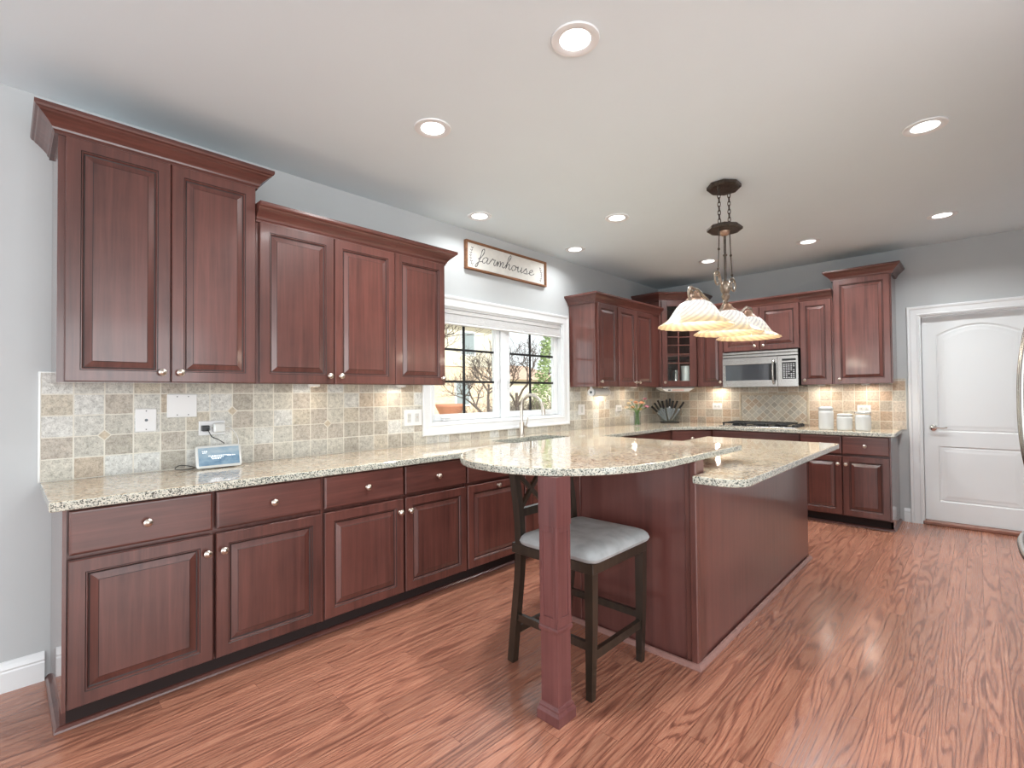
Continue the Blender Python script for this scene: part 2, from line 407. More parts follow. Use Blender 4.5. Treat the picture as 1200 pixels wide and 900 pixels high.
def slab(name, poly, z0, z1, mat, hole=None, r=0.006, parent=None):
    m = MB(); bm = m.bm
    lv = [(r, z0), (r * 0.3, z0 + r * 0.3), (0, z0 + r), (0, z1 - r), (r * 0.3, z1 - r * 0.3), (r, z1)]
    rg = [[bm.verts.new((x, y, z)) for x, y in (offset_poly(poly, d) if d else poly)] for d, z in lv]
    n = len(poly)
    for a, b in zip(rg, rg[1:]):
        for k in range(n): m.face([a[k], a[(k + 1) % n], b[(k + 1) % n], b[k]])
    if not hole: m.face(rg[0][::-1]); m.face(rg[-1])
    else:
        hv = [[bm.verts.new((x, y, z)) for x, y in hole] for z in (z0, z1)]; h = len(hole)
        for k in range(h): m.face([hv[0][k], hv[0][(k + 1) % h], hv[1][(k + 1) % h], hv[1][k]])
        for R_, H_ in ((rg[0], hv[0]), (rg[-1], hv[1])):
            ed = [bm.edges.get((R_[k], R_[(k + 1) % n])) for k in range(n)] + [bm.edges.get((H_[k], H_[(k + 1) % h])) for k in range(h)]
            bmesh.ops.triangle_fill(bm, use_beauty=True, edges=ed)
    return m.build(name, mat, parent)

# ------------------------------------------------------------------ structure
def quadbox(name, x0, x1, y0, y1, z0, z1, mat):
    return struct(MB().box(x0, x1, y0, y1, z0, z1).build(name, mat))
XR, YR = 7.0, -3.5
quadbox('floor', -0.15, XR + .15, YR - .15, B + .3, -0.1, 0.0, 'floor')
quadbox('ceiling', -0.15, XR + .15, YR - .15, B + .3, H, H + 0.1, 'ceil')
WY0, WY1, WZ0, WZ1 = 2.36, 4.065, 1.07, 2.03
m = MB()
m.box(-0.15, 0, YR - .15, WY0, 0, H); m.box(-0.15, 0, WY1, B + .3, 0, H); m.box(-0.15, 0, WY0, WY1, 0, WZ0); m.box(-0.15, 0, WY0, WY1, WZ1, H)
struct(m.build('wall_left', 'wall'))
DX0, DX1, DZ1 = 2.745, 3.565, 2.035
m = MB()
m.box(0, DX0, B, B + .15, 0, H); m.box(DX1, XR + .15, B, B + .15, 0, H); m.box(DX0, DX1, B, B + .15, DZ1, H)
struct(m.build('wall_back', 'wall'))
m = MB(); m.box(4.18, 4.3, 2.3, B, 0, H); struct(m.build('wall_right', 'wall'))
m = MB()   # unseen wall behind the camera, wide opening added to let fill light in
m.box(0, XR, YR - .15, YR, 0, 0.15); m.box(0, XR, YR - .15, YR, 2.5, H); m.box(0, 0.0 + .02, YR - .15, YR, .15, 2.5); m.box(5.4, XR, YR - .15, YR, .15, 2.5)
struct(m.build('wall_front', 'wall'))
m = MB()  # unseen far wall, its opening added for even side light
m.box(XR, XR + .15, YR, B, 0, 0.2); m.box(XR, XR + .15, YR, B, 2.45, H); m.box(XR, XR + .15, YR, -2.4, .2, 2.45); m.box(XR, XR + .15, 2.4, B, .2, 2.45)
struct(m.build('wall_side', 'wall'))

def baseboard(name, pts):
    # profile swept along straight wall run, pts = ((x,y),(x,y)), room on the left-hand side of travel
    (ax, ay), (bx, by) = pts; d = Vector((bx - ax, by - ay, 0)).normalized(); nrm = Vector((-d.y, d.x, 0))
    prof = [(0, 0), (0.014, 0), (0.014, 0.085), (0.012, 0.092), (0.014, 0.1), (0.009, 0.118), (0.004, 0.13), (0, 0.133)]
    m = MB(); L = []
    for p in (Vector((ax, ay, 0)), Vector((bx, by, 0))): L.append([p + nrm * a + Vector((0, 0, b)) for a, b in prof])
    m.rings(L); return struct(m.build(name, 'white'))
baseboard('baseboard_left', ((0, 0.141), (0, YR)))
baseboard('baseboard_back', ((2.655, B), (2.60, B)))

# door in the back wall: casing, jamb, leaf with two moulded panels, lever
door = bpy.data.objects.new('door_1', None); COL.objects.link(door); door.location = (DX0, B, 0); struct(door)
def casing_profile():
    return [(0.0, 0.0), (0.0, 0.014), (0.012, 0.018), (0.02, 0.014), (0.062, 0.016), (0.07, 0.022), (0.086, 0.024), (0.092, 0.02), (0.092, 0.0)]
def casing(m, x0, x1, z0, z1, closed_bottom, toworld, w=1.0):
    # inner rect x0..x1,z0..z1; toworld(x,z,out)
    if closed_bottom: C = [(x0, z0, -1, -1), (x1, z0, 1, -1), (x1, z1, 1, 1), (x0, z1, -1, 1)]
    else: C = [(x0, z0, -1, 0), (x0, z1, -1, 1), (x1, z1, 1, 1), (x1, z0, 1, 0)]
    L = [[toworld(x + sx * a * w, z + sz * a * w, o) for a, o in casing_profile()] for x, z, sx, sz in C]
    if closed_bottom:
        VV = [[m.v(p) for p in l] for l in L]; n = len(L[0])
        for i in range(4):
            a, b = VV[i], VV[(i + 1) % 4]
            for k in range(n): m.face([a[k], a[(k + 1) % n], b[(k + 1) % n], b[k]])
    else: m.rings(L)
m = MB(); casing(m, 0.0, DX1 - DX0, 0, DZ1, False, lambda x, z, o: (x, -o, z)); m.build('door_casing', 'white', door)
dw = DX1 - DX0
m = MB(); m.box(0, .012, 0, .14, 0, DZ1); m.box(dw - .012, dw, 0, .14, 0, DZ1); m.box(.012, dw - .012, 0, .14, DZ1 - .012, DZ1)
m.box(.012, .022, .1, .13, 0, DZ1 - .012); m.box(dw - .022, dw - .012, .1, .13, 0, DZ1 - .012); m.build('door_jamb', 'white', door)
def door_leaf(w, z0, z1, panels):
    m = MB(); t = 0.035; bm = m.bm
    def loop(x0, x1, za, zb, arch, y, ins):
        x0 += ins; x1 -= ins; za += ins; zb -= ins; P = [(x0, y, za), (x1, y, za), (x1, y, zb - arch)]
        n = 14
        for k in range(1, n):
            u = 1 - k / n; s_ = math.sin(PI * u) if arch else 0
            P.append((x0 + (x1 - x0) * u, y, zb - arch + arch * s_ ** 0.9 if arch else zb))
        P.append((x0, y, zb - arch)); return P
    outer = [m.v(p) for p in ((0, 0, z0), (w, 0, z0), (w, 0, z1), (0, 0, z1))]
    back = [m.v(p) for p in ((0, t, z0), (w, t, z0), (w, t, z1), (0, t, z1))]
    for k in range(4): m.face([outer[k], outer[(k + 1) % 4], back[(k + 1) % 4], back[k]])
    m.face(back)
    edges = [bm.edges.get((outer[k], outer[(k + 1) % 4])) for k in range(4)]
    for x0, x1, za, zb, arch in panels:
        steps = [(0, 0.0), (0.006, 0.006), (0.014, 0.008), (0.022, 0.005), (0.04, 0.0045), (0.06, 0.002)]
        LL = [[m.v(p) for p in loop(x0, x1, za, zb, arch, y, i)] for i, y in steps]; n = len(LL[0])
        for k in range(n): edges.append(bm.edges.get((LL[0][k], LL[0][(k + 1) % n])) or bm.edges.new((LL[0][k], LL[0][(k + 1) % n])))
        for a, b in zip(LL, LL[1:]):
            for k in range(n): m.face([a[k], a[(k + 1) % n], b[(k + 1) % n], b[k]])
        m.face(LL[-1])
    bmesh.ops.triangle_fill(bm, use_beauty=True, edges=[e for e in edges if e])
    return m
lw = dw - 0.03
dl = door_leaf(lw, 0.035, DZ1 - .016, [(0.105, lw - 0.105, 0.90, 1.93, 0.09), (0.105, lw - 0.105, 0.22, 0.76, 0)]).build('door_leaf', 'door', door, smooth=False, loc=(.015, .075, 0))
m = MB(); T = Matrix.Translation((.07, -.0, .935)) @ Matrix.Rotation(R(90), 4, 'X')
m.lathe([(.0, .0), (.03, .0), (.03, .006), (.024, .010), (.011, .012), (.011, .045), (.0, .047)], T, 20, cap=False)
m.tube(smooth_path([(.07, -.04, .935), (.10, -.043, .939), (.14, -.042, .936), (.175, -.04, .944)], 5), [.009] * 6 + [.007] * 10, 8)
m.build('door_handle', 'chrome', dl, smooth=True)
m = MB(); m.box(0.0, dw, -0.012, 0.14, 0.0005, 0.033, .006); m.build('door_threshold', 'oak_sill', door)

# ------------------------------------------------------------------ backsplashes
m = MB(); m.box(0.0, 0.009, 0.12, 2.268, 0.914, 1.423); m.box(0, .009, 2.268, 4.158, .914, .978); m.box(0, .009, 4.158, B - .009, .914, 1.423)
m.mi = 1; m.box(0.0, 0.011, 0.112, 0.120, 0.914, 1.428); m.box(0, .011, .12, .6, 1.423, 1.428)
m.mi = 2
for yy, zz in ((0.35, 1.118), (0.925, 1.22), (1.5, 1.118), (4.4, 1.118), (4.86, 1.22), (5.2, 1.016)):
    q = .030; V = [m.v(p) for p in ((.0098, yy - q, zz), (.0098, yy, zz - q), (.0098, yy + q, zz), (.0098, yy, zz + q))]; m.face(V)
    m.mi = 3; q = .023; V = [m.v(p) for p in ((.0106, yy - q, zz), (.0106, yy, zz - q), (.0106, yy + q, zz), (.0106, yy, zz + q))]; m.face(V); m.mi = 2
M['grout'] = simple('pale_grout', srgb(214, 210, 198), 0.7)
struct(m.build('trim_1', ['tileL', 'ceramic', 'grout', 'stone_trim'], recalc=False))
m = MB(); y0 = B - .009
m.box(0.009, 1.045, y0, B, .914, 1.423); m.box(1.045, 1.79, y0, B, 1.285, 1.423); m.box(1.79, 2.635, y0, B, .914, 1.423)
m.box(1.045, 1.79, y0, B, .914, .93)
m.mi = 1; m.box(1.07, 1.765, y0 + .001, B, .955, 1.26)
m.mi = 2
for a in ((1.045, 1.07, .93, 1.285), (1.765, 1.79, .93, 1.285), (1.07, 1.765, .93, .955), (1.07, 1.765, 1.26, 1.285)): m.box(a[0], a[1], y0 - .005, B, a[2], a[3], .004)
struct(m.build('trim_2', ['tileB', 'diamond', 'stone_trim']))

# ------------------------------------------------------------------ window
win = bpy.data.objects.new('window_1', None); COL.objects.link(win); win.location = (0, WY0, WZ0); struct(win)
ww, wh = WY1 - WY0, WZ1 - WZ0
m = MB(); casing(m, 0, ww, 0, wh, True, lambda y, z, o: (o + .002, y, z)); m.build('window_casing', 'white', win)
m = MB(); m.box(-.14, .002, 0, .014, 0, wh); m.box(-.14, .002, ww - .014, ww, 0, wh); m.box(-.14, .002, .014, ww - .014, 0, .014); m.box(-.14, .002, .014, ww - .014, wh - .014, wh)
m.box(-.13, -.035, .83, .90, .014, wh - .014, .003)     # mullion
m.build('window_frame', 'white', win)
for k, (a, b) in enumerate(((.014, .83), (.90, ww - .014))):
    m = MB(); s0, s1, z0_, z1_ = a + .004, b - .004, .018, wh - .018; f = .052
    for q in ((s0, s0 + f, z0_, z1_), (s1 - f, s1, z0_, z1_), (s0 + f, s1 - f, z0_, z0_ + f), (s0 + f, s1 - f, z1_ - f, z1_)):
        m.box(-.095, -.05, q[0], q[1], q[2], q[3], .004)
    for q in ((s0 + f, s0 + f + .012, z0_ + f, z1_ - f), (s1 - f - .012, s1 - f, z0_ + f, z1_ - f)): m.box(-.085, -.06, q[0], q[1], q[2], q[3])
    sash = m.build('window_sash', 'white', win)
    gl = MB().box(-.078, -.072, s0 + f, s1 - f, z0_ + f, z1_ - f).build('glass_pane', 'glass', sash)
    m = MB(); cy = (s0 + s1) / 2 - (.02 if k == 0 else .03)
    zz0, zz1 = z0_ + f, z1_ - f
    m.box(-.071, -.060, cy - .011, cy + .011, zz0, zz1)
    for t in (1, 2): zc = zz0 + (zz1 - zz0) * t / 3; m.box(-.071, -.061, s0 + f, s1 - f, zc - .010, zc + .010)
    m.build('window_grille', 'muntin', sash)
    m = MB(); cyy = s0 + .12 if k == 0 else s1 - .28
    m.box(-.05, -.02, cyy, cyy + .13, .016, .034, .005); m.tube([(-.03, cyy + .1, .036), (-.012, cyy + .02, .046), (-.008, cyy - .03, .043)], .006, 8)
    m.build('window_crank', 'plastic', sash)
    m = MB(); lk = s1 - .03 if k == 0 else s0 + .03
    m.box(-.05, -.04, lk - .008, lk + .008, .28, .36, .003); m.tube([(-.038, lk, .33), (-.026, lk, .37), (-.022, lk, .41)], .005, 6)
    m.build('window_latch', 'plastic', sash)
# pleated shade raised to the top
bl = thing('window_blind', 'white pleated blind raised to the top of the kitchen window', 'window blind', (-.005, WY0 + .016, WZ0 + wh - .016))
MB().box(-.035, .0, 0, ww - .032, -.035, 0, .004).build('headrail', 'plastic', bl)
m = MB()
for k in range(9): m.box(-.034, -.001, .004, ww - .036, -.040 - .0072 * (k + 1) + .001, -.040 - .0072 * k, .0025)
m.build('pleats', 'plastic', bl)
MB().box(-.036, .001, .002, ww - .034, -.125, -.106, .004).build('bottom_rail', 'plastic', bl)

# ------------------------------------------------------------------ cabinet parts (local frame: x along the run, front towards -y)
def door_mesh(w, h, rail=0.058, t=0.02, raised=True):
    """Raised-panel door, origin at its lower-left back corner, front face at y=-t."""
    m = MB()
    def L(i, y): return [(i, y, i), (w - i, y, i), (w - i, y, h - i), (i, y, h - i)]
    if raised:
        loops = [L(0, 0), L(0, -t + .004), L(.003, -t), L(rail - .006, -t), L(rail - .003, -t + .003), L(rail, -t + .003), L(rail + .004, -t + .010),
                 L(rail + .009, -t + .011), L(rail + .034, -t + .003), L(rail + .036, -t + .0015)]
        mis = [0, 0, 0, 1, 0, 0, 1, 0, 1]
        m.rings(loops, mis=mis)
    else: m.rings([L(0, 0), L(0, -t + .005), L(.004, -t + .001), L(.009, -t)])
    return m
def knob(parent, x, y, z, mat='nickel'):
    T = Matrix.Translation((x, y, z)) @ Matrix.Rotation(R(90), 4, 'X')
    m = MB(); m.lathe([(.0, 0), (.009, 0), (.009, .002), (.0055, .005), (.0055, .013), (.012, .017), (.0165, .022), (.0165, .027), (.011, .032), (0, .034)], T, 16, cap=False)
    return m.build('knob', mat, parent, smooth=True)
def add_door(c, x0, x1, z0, z1, D, kx=None, kz=None, rail=0.058, mat='cherry'):
    o = door_mesh(x1 - x0, z1 - z0, rail).build('door', [mat, 'glaze'], c, loc=(x0, -D, z0))
    if kx is not None: knob(o, kx - x0, -.02, kz - z0)
    return o
def add_drawer(c, x0, x1, z0, z1, D, kn=True, name='drawer'):
    o = door_mesh(x1 - x0, z1 - z0, raised=False).build(name, ['cherry_h', 'glaze'], c, loc=(x0, -D, z0))
    if kn: knob(o, (x1 - x0) / 2, -.02, (z1 - z0) / 2)
    return o
CROWN = [(-.015, 0), (.012, 0), (.012, .010), (.018, .016), (.020, .024), (.024, .030), (.034, .042), (.050, .058), (.060, .066), (.064, .072), (.072, .076), (.076, .084), (.076, .098), (-.015, .098)]
def crown(c, pts, z, name='crown_molding', sc=1.0):
    """pts: plan polyline (front face line), outward = right-hand side of travel; mitred at corners."""
    P = [Vector(p) for p in pts]; loops = []
    for i, p in enumerate(P):
        def nn(a, b): d = (b - a).normalized(); return Vector((d.y, -d.x))
        if i == 0: mv = nn(P[0], P[1])
        elif i == len(P) - 1: mv = nn(P[-2], P[-1])
        else:
            n1, n2 = nn(P[i - 1], p), nn(p, P[i + 1]); mv = (n1 + n2) / (1 + n1.dot(n2))
        loops.append([(p.x + mv.x * a * sc, p.y + mv.y * a * sc, z + b) for a, b in CROWN])
    m = MB(); m.rings(loops); return m.build(name, 'cherry_h', c)

UD = 0.33      # wall cabinet carcass depth
def wall_cab(name, label, loc, rz, w, z0, z1, doors, crown_pts=None, group=None, side_l=True, D=UD, kz=0.05, cz=None):
    """doors: (x0, x1, knob x or None)"""
    c = thing(name, label, 'wall cabinet', (loc[0], loc[1], z0), rz, group)
    h = z1 - z0
    m = MB(); m.box(0, w, -D, -.003, 0, h, .0015); m.build('carcass', 'side', c)
    m = MB(); m.box(0.001, w - .001, -D - .003, -D + .001, .0, h); m.build('face_frame', 'cherry', c)
    for x0, x1, kx in doors: add_door(c, x0, x1, .004, h - .008, D + .003, kx, kz, rail=.055)
    if crown_pts: crown(c, crown_pts, (cz or h - .01))
    return c
LR = R(90)
# tall double cabinet at the open end of the window wall
wall_cab('wall_cabinet', 'tall double-door cherry wall cabinet over the smart display, highest on the window wall', (0, .155), LR, .785, 1.372, 2.44,
         [(.024, .400, .365), (.404, .782, .438)], [(0, 0), (0, -UD - .003), (.785, -UD - .003), (.785, 0)])
wall_cab('wall_cabinet', 'lower double-door cherry wall cabinet between the tall cabinet and the single door one', (0, .942), LR, .864, 1.372, 2.262,
         [(.016, .438, .405), (.442, .863, .476)], [(0, -UD - .003), (.864, -UD - .003)])
wall_cab('wall_cabinet', 'narrow single-door cherry wall cabinet just before the window', (0, 1.807), LR, .424, 1.372, 2.262,
         [(.002, .419, .390)], [(0, -UD - .003), (.424, -UD - .003), (.424, 0)])
wall_cab('wall_cabinet', 'single-door cherry wall cabinet beside the window, plain side showing', (0, 4.185), LR, .418, 1.372, 2.245,
         [(.030, .370+.028, .066)], [(0, 0), (0, -UD - .003), (.418, -UD - .003)])
wall_cab('wall_cabinet', 'double-door cherry wall cabinet next to the glass corner cabinet', (0, 4.604), LR, 5.566 - 4.604, 1.372, 2.245,
         [(.004, .374, .335), (.378, .771, .42)], [(0, -UD - .003), (5.566 - 4.604, -UD - .003)])
# back wall uppers
BY = B
wall_cab('wall_cabinet', 'narrow cherry wall cabinet between the glass corner cabinet and the microwave', (.672, BY), 0, .318, 1.372, 2.262,
         [(.03, .314, .285)], [(0, -UD - .003), (.318, -UD - .003)])
wall_cab('wall_cabinet', 'short double-door cherry cabinet right above the microwave', (.991, BY), 0, .797, 1.768, 2.262,
         [(.004, .397, .35), (.401, .793, .44)], [(0, -UD - .003), (.797, -UD - .003)])
wall_cab('wall_cabinet', 'narrow single-door cherry wall cabinet between microwave and tall cabinet', (1.789, BY), 0, .300, 1.372, 2.262,
         [(.006, .288, .045)], [(0, -UD - .003), (.300, -UD - .003)])
wall_cab('wall_cabinet', 'tall single-door cherry wall cabinet over the canisters beside the white door', (2.090, BY), 0, .480, 1.372, 2.44,
         [(.012, .468, .055)], [(0, 0), (0, -UD - .003), (.480, -UD - .003), (.480, 0)])

# glass-door corner cabinet
ca, cb = .34, .66
c = thing('corner_cabinet', 'tall diagonal cherry corner cabinet with a glass grid door', 'corner cabinet', (0, B, 1.372))
h = 1.068; A_, B_ = Vector((ca, -cb)), Vector((cb, -ca)); Ld = (B_ - A_).length
pl = [(0.001, -.001), (0.001, -cb), (ca, -cb), (cb, -ca), (cb, -.001)]
m = MB()
for i in (0, 1, 3, 4):
    a, b = Vector(pl[i]), Vector(pl[(i + 1) % 5]); d = (b - a).normalized(); n = Vector((d.y, -d.x)) * -.015
    if i in (1, 3, 0, 4): m.prism([tuple(a), tuple(b), tuple(b - n * -1), tuple(a - n * -1)], 0, h)
m.prism(pl, 0, .018); m.prism(pl, h - .018, h)
m.build('carcass', 'cherry', c)
MB().prism([(.02, -.02), (.02, -cb + .02), (ca - .01, -cb + .02), (cb - .03, -ca - .0), (cb - .02, -.02)], .37, .388).build('shelf', 'cherry', c)
Td = Matrix.Translation((ca, -cb, 0)) @ Matrix.Rotation(math.atan2(B_.y - A_.y, B_.x - A_.x), 4, 'Z')
m = MB(); m.box(0, .03, -.004, .014, 0, h, T=Td); m.box(Ld - .03, Ld, -.004, .014, 0, h, T=Td); m.box(.03, Ld - .03, -.004, .014, 0, .02, T=Td); m.box(.03, Ld - .03, -.004, .014, h - .02, h, T=Td)
m.build('face_frame', 'cherry', c)
m = MB(); a0, a1, b0, b1, f = .022, Ld - .022, .006, h - .012, .068
for q in ((a0, a0 + f, b0, b1), (a1 - f, a1, b0, b1), (a0 + f, a1 - f, b0, b0 + f), (a0 + f, a1 - f, b1 - f, b1)): m.box(q[0], q[1], -.024, -.004, q[2], q[3], .003, T=Td)
gd = m.build('door', 'cherry', c)
MB().box(a0 + f, a1 - f, -.012, -.009, b0 + f, b1 - f, T=Td).build('glass_pane', 'glass', gd)
m = MB(); xm = (a0 + a1) / 2
m.box(xm - .008, xm + .008, -.022, -.008, b0 + f, b1 - f, .002, T=Td)
for z in (.29, .40, .51, .61, .71, .81): m.box(a0 + f, a1 - f, -.0215, -.0085, z - .007, z + .007, .002, T=Td)
m.build('grille', 'cherry', gd)
kp = Td @ Vector((.05, -.024, .055)); kk = MB()
kk.lathe([(0, 0), (.009, 0), (.0055, .005), (.0055, .013), (.0165, .022), (.0165, .027), (.011, .032), (0, .034)], Matrix.Translation(kp) @ Matrix.Rotation(R(45), 4, 'Z') @ Matrix.Rotation(R(90), 4, 'X'), 16, cap=False)
kk.build('knob', 'nickel', gd, smooth=True)
crown(c, [(0, -cb), (ca, -cb), (cb, -ca), (cb, 0)], h - .01)
# glassware standing inside the corner cabinet
def glassware(x, y, prof, label, mat='ceramic', cat='glassware', nm='glass_jar', rim=None):
    T = thing(nm, label, cat, (x, y, 1.372 + .0185)); MB().lathe(prof, None, 20, cap=False).build('body', mat, T, smooth=True)
    if rim: MB().lathe(rim, None, 20).build('lid', 'chrome', T, smooth=True)
glassware(.355, B - .50, [(0, 0), (.035, 0), (.04, .02), (.045, .12), (.055, .23), (.052, .23), (.042, .12), (.036, .02), (0, .01)], 'tall pale glass vase behind the cabinet glass, beside its knob', 'acrylic', 'vase', 'glass_vase')
glassware(.44, B - .44, [(0, 0), (.032, 0), (.034, .02), (.034, .15), (.026, .17), (0, .17)], 'small ribbed canister in the middle of the glass corner cabinet', 'chrome', 'canister', 'metal_canister', [(.028, .171), (.03, .18), (.026, .19), (0.004, .195)])
glassware(.535, B - .37, [(0, 0), (.05, 0), (.052, .02), (.05, .15), (.058, .24), (.055, .24), (.047, .15), (.048, .02), (0, .01)], 'tall white pitcher in the glass corner cabinet, on the microwave side', 'ceramic', 'pitcher', 'white_pitcher')

BD = 0.607
def base_cab(name, label, loc, rz, w, doors, drawers, group=None, side=None, toe=True, low=False, shoe_side=False, flush_l=False):
    c = thing(name, label, 'base cabinet', (loc[0], loc[1], 0), rz, group)
    top = .62 if low else .874
    m = MB(); m.box(0, w, -BD + .033, -.003, .10, top, .0015); m.box(0, .007 if not side == 'l' else .012, -BD, -BD + .034, .10, .874); m.box(w - (.007 if not side == 'r' else .012), w, -BD, -BD + .034, .10, .874)
    if side == 'l': m.box(0, .018, -BD + .075, -.003, 0, .10)
    if side == 'r': m.box(w - .018, w, -BD + .075, -.003, 0, .10)
    m.build('carcass', 'side', c)
    m = MB(); m.box(0.001, w - .001, -BD + .014, -BD + .032, .10, .874); m.build('face_frame', 'cherry', c)
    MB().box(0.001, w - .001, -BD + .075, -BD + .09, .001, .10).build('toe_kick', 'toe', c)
    m = MB()
    x0 = -.018 if side == 'l' else 0; x1 = w + .018 if side == 'r' else w
    prof = [(0, 0), (.018, 0), (.016, .008), (.008, .018), (0, .02)]
    y = -BD + .075
    P = [(x0 + .018, 0), (x0 + .018, y), (x1, y)] if side == 'l' else ([(x0, y), (x1 - .018, y), (x1 - .018, 0)] if side == 'r' else [(x0, y), (x1, y)])
    P = [Vector(p) for p in P]; loops = []
    for i, p in enumerate(P):
        def nn(a, b): d = (b - a).normalized(); return Vector((d.y, -d.x))
        if i == 0: mv = nn(P[0], P[1])
        elif i == len(P) - 1: mv = nn(P[-2], P[-1])
        else: n1, n2 = nn(P[i - 1], p), nn(p, P[i + 1]); mv = (n1 + n2) / (1 + n1.dot(n2))
        loops.append([(p.x + mv.x * a, p.y + mv.y * a, .0005 + b) for a, b in prof])
    m.rings(loops).build('shoe_molding', 'cherry_h', c)
    for d in doors: add_door(c, d[0], d[1], .113, d[4] if len(d) > 4 else .677, BD + .003, d[2], d[3], rail=.056)
    for d in drawers: add_drawer(c, d[0], d[1], .698, .868, BD + .003, d[2], 'drawer' if d[2] else 'false_drawer_front')
    return c
base_cab('base_cabinet', 'cherry base cabinet at the open end of the counter, below the smart display', (0, .16), LR, 1.022,
         [(.016, .505, .478, .600), (.517, 1.013, .545, .600)], [(.018, .503, True), (.519, 1.011, True)], side='l')
base_cab('base_cabinet', 'cherry base cabinet with two drawers, second along from the open end of the counter', (0, 1.182), LR, 1.006,
         [(.007, .499, .470, .600), (.513, .999, .540, .600)], [(.007, .499, True), (.513, .999, True)])
base_cab('base_cabinet', 'single cherry cabinet with a top-centred knob beside the sink base', (0, 2.188), LR, .58,
         [(.007, .573, .29, .648)], [(.007, .573, False)])
base_cab('base_cabinet', 'cherry sink base cabinet under the kitchen window', (0, 2.768), LR, .92,
         [(.007, .456, .425, .600), (.464, .913, .495, .600)], [(.007, .913, False)], low=True)
base_cab('base_cabinet', 'cherry base cabinet between the sink base and the corner base', (0, 3.688), LR, 5.24 - 3.688,
         [(.007, .77, .73, .600), (.78, 1.54, .82, .600)], [(.007, .77, True), (.78, 1.54, True)])
# diagonal base cabinet in the corner
c = thing('corner_base_cabinet', 'diagonal cherry base cabinet in the corner below the knife holder', 'corner cabinet', (0, B, 0))
yA = -(B - 5.241); p1 = (BD, yA); p2 = (.948, -BD)
MB().prism([(.003, -.003), (.003, yA), p1, p2, (.948, -.003)], .10, .874).build('carcass', 'cherry', c)
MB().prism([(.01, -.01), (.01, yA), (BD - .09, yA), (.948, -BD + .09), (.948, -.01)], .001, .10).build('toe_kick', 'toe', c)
ang = math.atan2(p2[1] - p1[1], p2[0] - p1[0]); Lg = math.hypot(p2[0] - p1[0], p2[1] - p1[1])
o = door_mesh(Lg - .05, .564).build('door', ['cherry', 'glaze'], c); o.location = (p1[0] + .025 * math.cos(ang) , p1[1] + .025 * math.sin(ang), .113); o.rotation_euler = (0, 0, ang)
knob(o, .04, -.02, .487)
o = door_mesh(Lg - .05, .17, raised=False).build('drawer', ['cherry_h', 'glaze'], c); o.location = (p1[0] + .025 * math.cos(ang), p1[1] + .025 * math.sin(ang), .698); o.rotation_euler = (0, 0, ang)
knob(o, (Lg - .05) / 2, -.02, .085)
base_cab('base_cabinet', 'cherry base cabinet with a wide false drawer under the gas cooktop', (.949, B), 0, .886,
         [(.007, .439, .41, .600), (.447, .879, .476, .600)], [(.007, .879, False)])
base_cab('base_cabinet', 'cherry base cabinet with two drawers at the end beside the white door', (1.836, B), 0, .734,
         [(.007, .354, .325, .600), (.362, .722, .39, .600)], [(.007, .354, True), (.362, .722, True)], side='r')

# ------------------------------------------------------------------ worktops
SX0, SX1, SY0, SY1 = .20, .545, 2.80, 3.55
slab('granite_countertop', [(.010, .12), (.648, .12), (.648, 5.24), (.965, 5.585), (2.60, 5.585), (2.60, B - .010), (.010, B - .010)], .876, .914, 'granite',
     hole=[(SX0, SY0), (SX1, SY0), (SX1, SY1), (SX0, SY1)])
tag(bpy.data.objects['granite_countertop'], 'L-shaped cream granite countertop running under the window and along the cooktop wall', 'countertop')
# kitchen sink
sk = thing('kitchen_sink', 'undermount steel sink in the granite below the kitchen window', 'sink', ((SX0 + SX1) / 2, (SY0 + SY1) / 2, .70))
m = MB(); a, b = (SX1 - SX0) / 2 + .006, (SY1 - SY0) / 2 + .006
def rect(i, z): return [(-a + i, -b + i, z), (a - i, -b + i, z), (a - i, b - i, z), (-a + i, b - i, z)]
m.rings([rect(-.012, .174), rect(-.012, .16), rect(-.004, 0), rect(.0, -.004), rect(.03, 0.0), rect(.006, .02), rect(.002, .174)], close_last=False, close_first=False)
m = MB(); m.rings([rect(-.012, .172), rect(-.010, -.004), rect(.03, -.006)], close_first=False, close_last=True)
m.rings([rect(-.012, .172), rect(.002, .172), rect(.004, .02), rect(.03, .002)], close_first=False, close_last=True)
m.build('basin', 'steel_dark', sk)
MB().lathe([(0, .003), (.04, .003), (.045, .006), (.03, .008), (0, .006)], None, 20, cap=False).build('drain', 'chrome', sk, smooth=True)
fa = thing('kitchen_faucet', 'brushed nickel gooseneck faucet with side lever in front of the window', 'faucet', (.108, 3.31, .9145))
m = MB(); m.lathe([(0, 0), (.030, 0), (.030, .008), (.024, .014), (.023, .12), (.020, .13), (.0, .132)], None, 20, cap=False); m.build('faucet_body', 'nickel', fa, smooth=True)
m = MB(); P = smooth_path([(0, 0, .12), (0, 0, .26), (.02, .003, .335), (.08, .008, .378), (.15, .012, .372), (.21, .016, .33), (.238, .018, .27)], 6)
m.tube(P, .0125, 12); m.build('spout', 'nickel', fa, smooth=True)
m = MB(); m.tube([(.236, .018, .275), (.242, .018, .25), (.247, .018, .20)], [.0145, .018, .017], 14); m.build('spray_head', 'nickel', fa, smooth=True)
m = MB(); m.tube([(0, .02, .085), (0, .06, .085)], .017, 12); m.tube([(0, .055, .085), (.01, .062, .13), (.018, .064, .17)], [.006, .005, .005], 8); m.build('lever_handle', 'nickel', fa, smooth=True)

